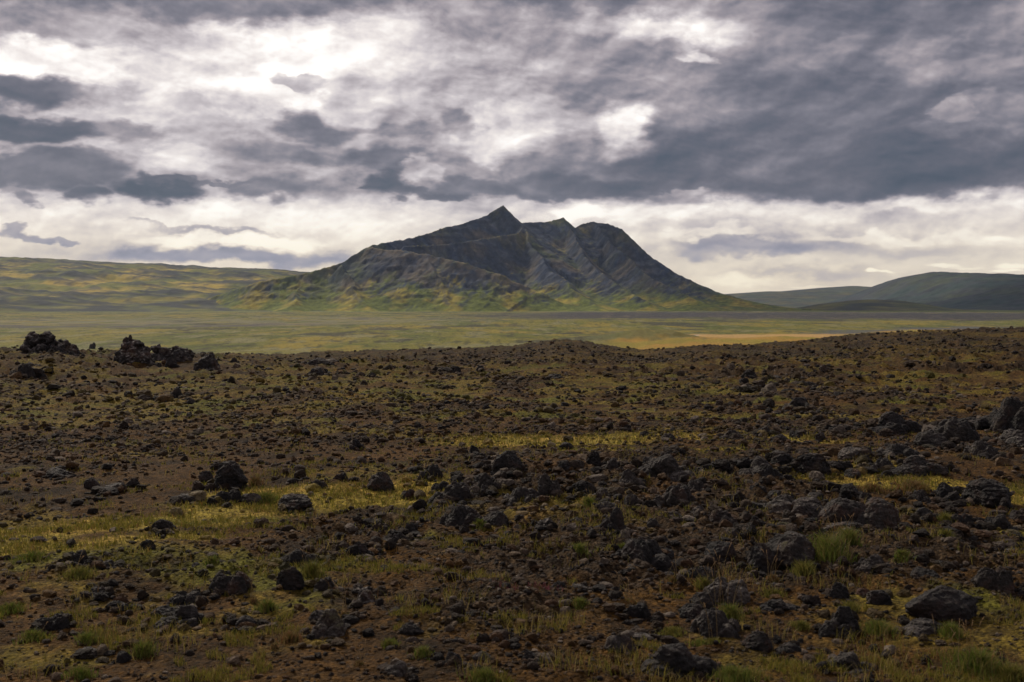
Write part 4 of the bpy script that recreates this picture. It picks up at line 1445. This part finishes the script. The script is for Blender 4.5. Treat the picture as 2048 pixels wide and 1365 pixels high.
# ------------------------------------------------------------------ rubble: thousands of clinker pieces
def build_rubble():
    Vs, Fs, Cs = [], [], []
    off = 0

    def batch(n, r0, r1, seed, sub, smin, smax, power, nprot=8, heaps=False):
        nonlocal off
        x, y, r, rs = scatter(n, r0, r1, seed)
        if heaps:          # broken pieces lying round the larger rocks
            hp = np.array(HEAPS)
            pk = hp[rs.randint(0, len(hp), n)]
            a, q = rs.uniform(0, 6.28, n), (.25 + np.abs(rs.randn(n)) * .55) * pk[:, 2]
            x, y = pk[:, 0] + np.cos(a) * q, pk[:, 1] + np.sin(a) * q * 1.3
            r = np.hypot(x, y)
        dn = rubble_density(x, y) * (1 - .85 * turf(x, y)) * 1.1 + .22 - .14 * sst(r, 16, 40)
        keep = rs.rand(n) < np.clip(dn + 2 * heaps, .05, 1)
        x, y, r = x[keep], y[keep], r[keep]
        z = ground_z(x, y, fine=True)
        pxm = r / 1138.0
        s = (smin + (smax - smin) * rs.rand(len(x)) ** power) * pxm
        s = np.maximum(s, .014)
        prot = [rock_shape(5000 + sub * 50 + k, sub, ('jmjm' if heaps else 'bjmj')[k % 4]) for k in range(nprot)]
        pick = rs.randint(0, nprot, len(x))
        tone = rs.rand(len(x))
        rust = rs.rand(len(x))
        for k in range(nprot):
            V0, F0 = prot[k]
            idx = np.nonzero(pick == k)[0]
            if not len(idx):
                continue
            a = rs.uniform(0, 6.28, len(idx))
            S = np.stack([s[idx] * rs.uniform(.7, 1.3, len(idx)), s[idx] * rs.uniform(.7, 1.2, len(idx)), s[idx] * rs.uniform(.3, .75, len(idx))], -1)
            W = V0[None] * S[:, None, :]
            ca, sa = np.cos(a)[:, None], np.sin(a)[:, None]
            X = W[..., 0] * ca - W[..., 1] * sa + x[idx][:, None]
            Yy = W[..., 0] * sa + W[..., 1] * ca + y[idx][:, None]
            Z = W[..., 2] + z[idx][:, None] - .12 * S[:, 2:3]
            nv = len(V0)
            Vs.append(np.stack([X, Yy, Z + CAMZ], -1).reshape(-1, 3))
            Fs.append((F0[None] + (off + np.arange(len(idx)) * nv)[:, None, None]).reshape(-1, 3))
            t = tone[idx][:, None]
            c = np.where(t < .66, cols(.012, .0095, .009), np.where(t < .9, cols(.038, .027, .021), cols(.11, .088, .07)))
            c = np.where(rust[idx][:, None] > .9, cols(.055, .028, .014), c)
            gc = ground_colour(x[idx], y[idx], z[idx])
            f = rs.rand(len(idx), 1) ** 1.5 * (.3 if heaps else .9)
            c = c * (.8 if heaps else 1)
            c = c * (1 - f) + gc * f * 1.1
            Cs.append(np.repeat(c, nv, 0))
            off += len(idx) * nv
    batch(2300, 6, 60, 406, 3, 4, 17, 2.2, heaps=True)
    batch(3000, 6.4, 17, 401, 3, 5, 15, 2.5)
    batch(30000, 6.4, 22, 402, 2, 1.4, 6, 2.0)
    batch(4500, 16, 60, 403, 3, 4, 11, 2.5)
    batch(42000, 18, 120, 404, 2, 1.4, 5.5, 2.2)
    batch(16000, 60, 175, 405, 2, 1.3, 4.5, 2.5)
    o = make_mesh('lava_rubble', np.vstack(Vs), np.vstack(Fs), M_RUB, np.vstack(Cs), smooth=False)
    tag(o, 'dark clinker rubble strewn over brown cinder ground', 'rubble', kind='stuff')
    print('rubble faces', sum(len(f) for f in Fs))


build_rubble()


# ------------------------------------------------------------------ grass
def blades(x, y, z, h, w, lean, colour, rs, face=None):
    """tapered bent blades: two quads and a tip each"""
    n = len(x)
    a = rs.uniform(0, 6.28, n)
    la = rs.uniform(0, 6.28, n)
    lx, ly = np.cos(la) * lean * h, np.sin(la) * lean * h
    wx, wy = np.cos(a) * w / 2, np.sin(a) * w / 2
    P = np.zeros((n, 5, 3))
    P[:, 0] = np.stack([x - wx, y - wy, z - .01 + 0 * h], -1)
    P[:, 1] = np.stack([x + wx, y + wy, z - .01 + 0 * h], -1)
    P[:, 2] = np.stack([x + wx * .75 + lx * .35, y + wy * .75 + ly * .35, z + h * .6], -1)
    P[:, 3] = np.stack([x - wx * .75 + lx * .35, y - wy * .75 + ly * .35, z + h * .6], -1)
    P[:, 4] = np.stack([x + lx, y + ly, z + h], -1)
    b = np.arange(n)[:, None] * 5
    f = np.concatenate([b + [0, 1, 2], b + [0, 2, 3], b + [3, 2, 4]], 1).reshape(-1, 3)
    return P.reshape(-1, 3), f, np.repeat(colour, 5, 0)


def build_grass():
    V, Fx, Cc = [], [], []
    off = 0

    def add(x, y, r, rs, hmul, colour, wpx=.75):
        nonlocal off
        z = ground_z(x, y) + CAMZ
        h = rs.uniform(.5, 1.3, len(x)) * hmul
        p, f, c = blades(x, y, z, h, np.maximum(.0035, wpx * r / 1138), rs.uniform(.1, .9, len(x)), colour, rs)
        V.append(p)
        Fx.append(f + off)
        Cc.append(c)
        off += len(p)

    def palette(n, rs, warm):
        base = np.array([(.185, .155, .026), (.125, .130, .018), (.22, .175, .04), (.28, .21, .08), (.20, .11, .035)])
        pr = np.array([.34, .30, .2, .1, .06]) if not warm else np.array([.25, .12, .3, .2, .13])
        k = rs.choice(5, n, p=pr / pr.sum())
        return base[k] * rs.uniform(.6, 1.2, (n, 1))
    # turf strips
    x, y, r, rs = scatter(520000, 6.5, 32, 501)
    t = turf(x, y)
    t = t * np.clip(.55 + 1.3 * fbm(x / .8, y / .6, 3, 508) + .9 * fbm(x / .2, y / .2, 2, 509), 0, 1)
    k = rs.rand(len(x)) < np.clip(t, 0, 1) * .8
    x, y, r = x[k], y[k], r[k]
    add(x, y, r, rs, .036 + .0010 * r, palette(len(x), rs, False))
    # thin scattered grass in mossy places
    x, y, r, rs = scatter(300000, 6.2, 30, 502)
    g = fbm(x / .9, y / .9, 3, 503) + .6 * fbm(x / .25, y / .25, 2, 504) + .3 * fbm(x / 4, y / 4, 2, 505)
    k = g > .30
    x, y, r = x[k], y[k], r[k]
    add(x, y, r, rs, .045, palette(len(x), rs, False), .6)
    # dry wisps
    x, y, r, rs = scatter(30000, 6.2, 16, 506)
    k = fbm(x / .7, y / .7, 2, 507) > .3
    x, y, r = x[k], y[k], r[k]
    add(x, y, r, rs, .10, palette(len(x), rs, True), .5)
    o = make_mesh('grass', np.vstack(V), np.vstack(Fx), M_BLADE, np.vstack(Cc))
    tag(o, 'short olive and straw coloured grass growing in strips between the rocks', 'grass', kind='stuff')
    print('grass faces', sum(len(f) for f in Fx))
    # pink heather
    x0, y0 = hit(1062, 1192)
    rs = np.random.RandomState(9)
    n = 500
    x = x0 + rs.randn(n) * .14
    y = y0 + rs.randn(n) * .09
    c = np.where(rs.rand(n, 1) < .5, cols(.14, .045, .055), cols(.07, .05, .02)) * rs.uniform(.6, 1.2, (n, 1))
    p, f, cc = blades(x, y, ground_z(x, y) + CAMZ, rs.uniform(.02, .05, n), np.full(n, .008), rs.uniform(.1, .8, n), c, rs)
    o = make_mesh('heather', p, f, M_BLADE, cc)
    tag(o, 'low pink heather patch on the near gravel', 'heather', kind='stuff')


build_grass()


# ------------------------------------------------------------------ tufts with seed stalks
def stalk_mesh(h, lean, w, rs):
    n = 7
    t = np.linspace(0, 1, n)
    a = rs.uniform(0, 6.28)
    dx = np.cos(a) * lean * h * t ** 2
    dy = np.sin(a) * lean * h * t ** 2
    c = np.stack([dx, dy, h * t], -1)
    rad = w * (1 - .5 * t)
    V = []
    for k in range(4):
        an = k * math.pi / 2
        V.append(c + np.stack([np.cos(an) * rad, np.sin(an) * rad, 0 * rad], -1))
    V = np.stack(V, 1).reshape(-1, 3)
    Fq = []
    for i in range(n - 1):
        for k in range(4):
            Fq.append((i * 4 + k, i * 4 + (k + 1) % 4, (i + 1) * 4 + (k + 1) % 4, (i + 1) * 4 + k))
    tip = c[-1]
    d = c[-1] - c[-3]
    d = d / np.linalg.norm(d)
    return V, np.array(Fq), tip, d


def head_mesh(tip, d, L, w, rs):
    """a feathery spike made of small overlapping grains"""
    droop = np.array([d[0] * .6, d[1] * .6, -.15])
    V, Fq = [], []
    m = 26
    for k in range(m):
        t = k / m
        c = tip + d * L * t + droop * L * t * t * .6
        rr = w * math.sin(math.pi * (t * .85 + .12))
        a = rs.uniform(0, 6.28)
        o = np.array([math.cos(a), math.sin(a), .5]) * rr
        s = np.array([-math.sin(a), math.cos(a), 0]) * w * .35
        b = len(V)
        V += [c - s, c + s, c + o + d * w * 1.4]
        Fq.append((b, b + 1, b + 2))
    return np.array(V), np.array(Fq)


TUFTS = [
    (1655, 1135, 120, 58, 9, 'g', 46, 'large green-yellow grass clump beside the big rounded dark boulder'),
    (1700, 1105, 60, 40, 5, 'g', 40, 'grass clump behind the large one, under the big humped rock'),
    (1688, 1082, 50, 14, 6, 'd', 40, 'dry reddish stalks rising before the big humped rock'),
    (1605, 1165, 60, 34, 3, 'y', 30, 'yellowing grass spilling onto gravel below the rounded boulder'),
    (1405, 1185, 40, 26, 4, 'y', 50, 'thin yellow-green tuft with stalks by the twin-lobed rock'),
    (1440, 1180, 34, 20, 5, 'y', 66, 'pale stalks in front of the smooth black dome rock'),
    (1548, 1172, 40, 14, 6, 'd', 62, 'group of feathery seed stalks before the black angular boulder'),
    (1460, 1240, 70, 34, 8, 'g', 84, 'tall stalk clump growing between pinkish slab and lumpy rock'),
    (1548, 1196, 60, 14, 1, 'y', 30, 'low mossy yellow tuft under the seed stalks'),
    (1425, 1300, 30, 16, 3, 'y', 110, 'very tall thin stalks in front of the dark lumpy rock'),
    (1400, 1296, 50, 20, 1, 'g', 40, 'green tuft left of the very tall thin stalks'),
    (509, 1210, 24, 14, 4, 'd', 84, 'orange dry stalks on gravel right of the hollowed rock'),
    (687, 1238, 20, 12, 4, 'd', 72, 'orange stalks bending over the layered pale rock'),
    (298, 1296, 18, 12, 2, 'd', 72, 'pale twin stalks above the bright green tuft'),
    (517, 1326, 20, 10, 2, 'd', 50, 'short rusty stalks near the bottom, left of curled ones'),
    (548, 1302, 22, 12, 3, 'd', 44, 'curled rusty stalks near the green shoots'),
    (285, 1318, 56, 34, 2, 'g', 40, 'bright green tuft beside the small black rounded stone'),
    (174, 1292, 56, 26, 1, 'g', 26, 'low bright green tuft in front of the black clump'),
    (66, 1286, 66, 22, 1, 'g', 22, 'thin green tuft spread before the black clump at far left'),
    (534, 1226, 52, 26, 1, 'g', 26, 'green shoots right of the dark hollowed rock'),
    (625, 1162, 50, 36, 3, 'y', 40, 'yellow-green tuft between stacked blocks and pointed grey rock'),
    (580, 1288, 64, 24, 5, 'd', 36, 'rusty and green tuft on the lower left gravel'),
    (160, 1162, 76, 22, 3, 'y', 50, 'mossy yellow tuft under the boxy black rock'),
    (422, 1137, 34, 20, 0, 'g', 10, 'small vivid green tuft among flat stones'),
    (160, 1366, 66, 26, 1, 'g', 20, 'green tuft at the bottom margin, left part'),
    (530, 1006, 70, 24, 2, 'g', 20, 'bright green mossy tuft right of the low clinker block'),
    (510, 975, 40, 22, 4, 'd', 26, 'straw-coloured tuft right of the tall pointed rock'),
    (1160, 1128, 44, 22, 0, 'g', 10, 'small green tuft left of the sleeping black boulder'),
    (1178, 1030, 26, 26, 1, 'g', 24, 'slim green tuft against the right-hand heap'),
    (845, 1322, 46, 24, 1, 'g', 24, 'dull green tuft above the black bottom stone'),
    (779, 1302, 46, 20, 0, 'g', 10, 'low bright tuft left of the dull green one'),
    (965, 1368, 80, 26, 1, 'g', 22, 'wide green tuft at the bottom margin under blue-grey stone'),
    (1246, 1110, 34, 16, 0, 'g', 10, 'tiny green tuft above the sleeping black boulder'),
    (1160, 1228, 40, 18, 0, 'g', 10, 'small fresh green tuft near the heather'),
    (960, 1068, 36, 16, 0, 'g', 10, 'green tuft at the foot of the wide dark block'),
    (718, 1336, 24, 10, 4, 'd', 38, 'orange stalk group by the lower left of centre'),
    (1108, 1324, 26, 10, 4, 'd', 34, 'four pale stalks on bare gravel beside the stubby rock'),
    (1262, 1216, 44, 10, 6, 'd', 44, 'row of short straw stalks below the sleeping black boulder'),
    (1345, 1180, 40, 12, 3, 'd', 50, 'leaning orange stalks right of the sleeping black boulder'),
    (1903, 1278, 62, 30, 1, 'g', 26, 'green tuft below the large oval boulder'),
    (1950, 1350, 130, 52, 12, 'g', 90, 'large dim grass clump with many stalks at the lower right'),
    (2020, 1365, 70, 36, 5, 'y', 60, 'yellowish clump at the lower right corner'),
    (1754, 1274, 80, 30, 2, 'g', 26, 'broad green tuft right of the rough dark mound'),
    (1700, 1228, 46, 26, 1, 'y', 26, 'olive tuft below the cone-shaped rock'),
    (1803, 1142, 46, 18, 1, 'g', 18, 'green tuft right of the pink-white topped rock'),
    (1895, 1100, 42, 20, 1, 'y', 20, 'olive tuft left of the small dark rock on open gravel'),
    (1890, 1060, 40, 24, 2, 'y', 26, 'olive tuft against the moss-capped rock'),
    (1465, 1370, 120, 36, 4, 'g', 44, 'vivid green clump at the bottom margin by the clinker mass'),
    (1805, 1354, 24, 10, 3, 'd', 40, 'few pale stalks on gravel near the bottom right'),
    (1828, 986, 90, 22, 6, 'd', 26, 'orange-red dry grass under the rubble ridge'),
    (1745, 985, 60, 16, 3, 'd', 20, 'straw grass at the left of the orange patch'),
    (1600, 1262, 50, 16, 1, 'y', 18, 'low olive tuft on gravel left of the rough dark mound'),
    (1345, 1270, 70, 14, 0, 'y', 10, 'yellow-green moss strip right of the pale-nosed rock'),
    (60, 1130, 70, 20, 2, 'g', 30, 'green grassy patch on the far left under the strip'),
    (20, 1225, 60, 22, 1, 'g', 24, 'dull green tuft at the left margin'),
]
TONE = {'g': np.array([(.105, .15, .022), (.15, .165, .03), (.20, .17, .05)]),
        'y': np.array([(.17, .16, .03), (.22, .18, .05), (.12, .13, .025)]),
        'd': np.array([(.24, .16, .07), (.20, .095, .04), (.13, .12, .03)])}


def build_tufts():
    for i, (px, py, w, h, ns, tone, sh, lab) in enumerate(TUFTS):
        rs = np.random.RandomState(900 + i)
        x0, y0 = hit(px, py)
        r = math.hypot(x0, y0)
        s = r / F
        e = bpy.data.objects.new('grass_tuft', None)
        C.objects.link(e)
        z0 = float(ground_z(np.array([x0]), np.array([y0]))[0]) + CAMZ
        e.location = (x0, y0, z0)
        tag(e, lab, 'grass tuft', 'grass tufts rooted in the near gravel')
        n = int(60 + w * 7)
        ang, rad = rs.uniform(0, 6.28, n), np.abs(rs.randn(n)) * .45
        x = np.cos(ang) * rad * w * s * .5
        y = np.sin(ang) * rad * w * s * .5
        z = ground_z(x + x0, y + y0) + CAMZ - z0
        hh = h * s * rs.uniform(.45, 1.05, n) * np.exp(-rad * .5)
        cc = TONE[tone][rs.randint(0, 3, n)] * rs.uniform(.55, 1.15, (n, 1))
        p, f, c = blades(x, y, z, hh, np.full(n, max(.0035, r * .00062)), rs.uniform(.15, .9, n), cc, rs)
        make_mesh('foliage', p, f, M_BLADE, c, parent=e)
        for k in range(ns):
            H = sh * s * rs.uniform(.6, 1.15)
            V, Fq, tip, d = stalk_mesh(H, rs.uniform(.1, .55), r * .00024, rs)
            bx, by = rs.randn() * w * s * .22, rs.randn() * w * s * .12
            bz = float(ground_z(np.array([x0 + bx]), np.array([y0 + by]))[0]) + CAMZ - z0
            cst = np.tile(np.array((.27, .19, .09)) * rs.uniform(.7, 1.1), (len(V), 1))
            st_ = make_mesh('stalk', V, Fq, M_BLADE, cst, parent=e)
            st_.location = (bx, by, bz)
            hv, hf = head_mesh(tip, d, H * .2, r * .00062, rs)
            make_mesh('seed_head', hv, hf, M_BLADE, np.tile(np.array((.36, .24, .13)) * rs.uniform(.8, 1.1), (len(hv), 1)), parent=st_)


build_tufts()


# ------------------------------------------------------------------ high cloud deck added outside the frame, cut to shade chosen land
def build_shade_clouds():
    ZC = 3000.0
    cell = 130.0
    gx = np.arange(-9000, 9000, cell)
    gy = np.arange(-5000, 13500, cell)
    X, Y = np.meshgrid(gx, gy)
    k = (ZC - 40) / SUNV[2]
    GX, GY = X - SUNV[0] * k, Y - SUNV[1] * k           # the ground each cloud cell shades
    r = np.hypot(GX, GY)
    px = np.where(GY > 10, 1024 + F * GX / np.maximum(GY, 10), 5000)
    nz = fbm(GX / 520, GY / 700, 4, 601, gain=.55)
    # lit = open sky between sun and ground
    lit = np.ones_like(nz)
    lit = lit - .9 * sst(r, 3250, 3700) * (px < 4000)
    lit = np.maximum(lit, 1.2 * np.exp(-((px - 330) / 400) ** 4 - ((r - 4350) / 1000) ** 4) * (.8 + .6 * nz))
    lit = np.maximum(lit, 1.0 * np.exp(-((px - 640) / 110) ** 4 - ((r - 3750) / 330) ** 4))
    lit = np.maximum(lit, .95 * sst(px, 450, 560) * (1 - sst(px, 1200, 1420)) * (r > 3000) * (.75 + .8 * nz))
    lit = lit - 1.0 * np.exp(-((r - 1900) / 500) ** 4) * sst(nz, .0, .25) * (px < 4000)
    el = np.degrees(np.arctan2(ZC - 30, np.hypot(X, Y)))
    cover = (lit < .5) & ((el > 19) | (Y < 0)) & (np.hypot(X, Y - 1000) < 8600)
    ny, nx = X.shape
    idx = -np.ones((ny, nx), int)
    cm = cover[:-1, :-1] & cover[1:, :-1] & cover[:-1, 1:] & cover[1:, 1:]
    use = np.zeros((ny, nx), bool)
    use[:-1, :-1] |= cm
    use[1:, :-1] |= cm
    use[:-1, 1:] |= cm
    use[1:, 1:] |= cm
    idx[use] = np.arange(use.sum())
    thick = 60 + 220 * np.clip(.5 - lit, 0, .5)
    bil = 50 * fbm(X / 420, Y / 420, 4, 602)
    nv = use.sum()
    top = np.stack([X[use], Y[use], (ZC + thick + bil)[use]], -1)
    bot = np.stack([X[use], Y[use], (ZC - thick * .4 + bil * .6)[use]], -1)
    j, i = np.nonzero(cm)
    a, b, c, d = idx[j, i], idx[j, i + 1], idx[j + 1, i + 1], idx[j + 1, i]
    ft = np.stack([a, b, c, d], -1)
    fb = ft[:, ::-1] + nv
    # side walls along the open edges
    pad = np.pad(cm, 1)
    walls = []
    for (dj, di, e0, e1) in ((-1, 0, 0, 1), (1, 0, 2, 3), (0, -1, 3, 0), (0, 1, 1, 2)):
        op = ~pad[j + 1 + dj, i + 1 + di]
        q0, q1 = ft[op][:, e0], ft[op][:, e1]
        walls.append(np.stack([q1, q0, q0 + nv, q1 + nv], -1))
    m, t = new_mat('cloud')
    df = t.n('ShaderNodeBsdfDiffuse')
    df.inputs[0].default_value = (.8, .8, .82, 1)
    tr = t.n('ShaderNodeBsdfTranslucent')
    tr.inputs[0].default_value = (.85, .86, .9, 1)
    ms = t.n('ShaderNodeMixShader')
    ms.inputs[0].default_value = .6
    t.nt.links.new(df.outputs[0], ms.inputs[1])
    t.nt.links.new(tr.outputs[0], ms.inputs[2])
    o = t.n('ShaderNodeOutputMaterial')
    t.nt.links.new(ms.outputs[0], o.inputs[0])
    ob = make_mesh('shade_clouds', np.vstack([top, bot]), np.vstack([ft, fb] + walls), m)
    tag(ob, 'grey cloud deck added out of view to shade the land', 'shade_clouds', kind='stuff')


build_shade_clouds()


# ------------------------------------------------------------------ air
def build_haze():
    x0, x1, y0, y1, z0, z1 = -15600, 15600, -15600, 15600, CAMZ - 80, 700
    V = np.array([(x, y, z) for z in (z0, z1) for x, y in ((x0, y0), (x1, y0), (x1, y1), (x0, y1))], float)
    Fq = np.array([(3, 2, 1, 0), (4, 5, 6, 7), (0, 1, 5, 4), (1, 2, 6, 5), (2, 3, 7, 6), (3, 0, 4, 7)])
    m, t = new_mat('haze')
    pv = t.n('ShaderNodeVolumePrincipled')
    pv.inputs['Color'].default_value = (.55, .72, 1.0, 1)
    pv.inputs['Density'].default_value = 2.2e-5
    o = t.n('ShaderNodeOutputMaterial')
    t.nt.links.new(pv.outputs[0], o.inputs['Volume'])
    ob = make_mesh('haze', V, Fq, m, smooth=False)
    tag(ob, 'thin bluish air over the whole plain', 'haze', kind='stuff')


build_haze()
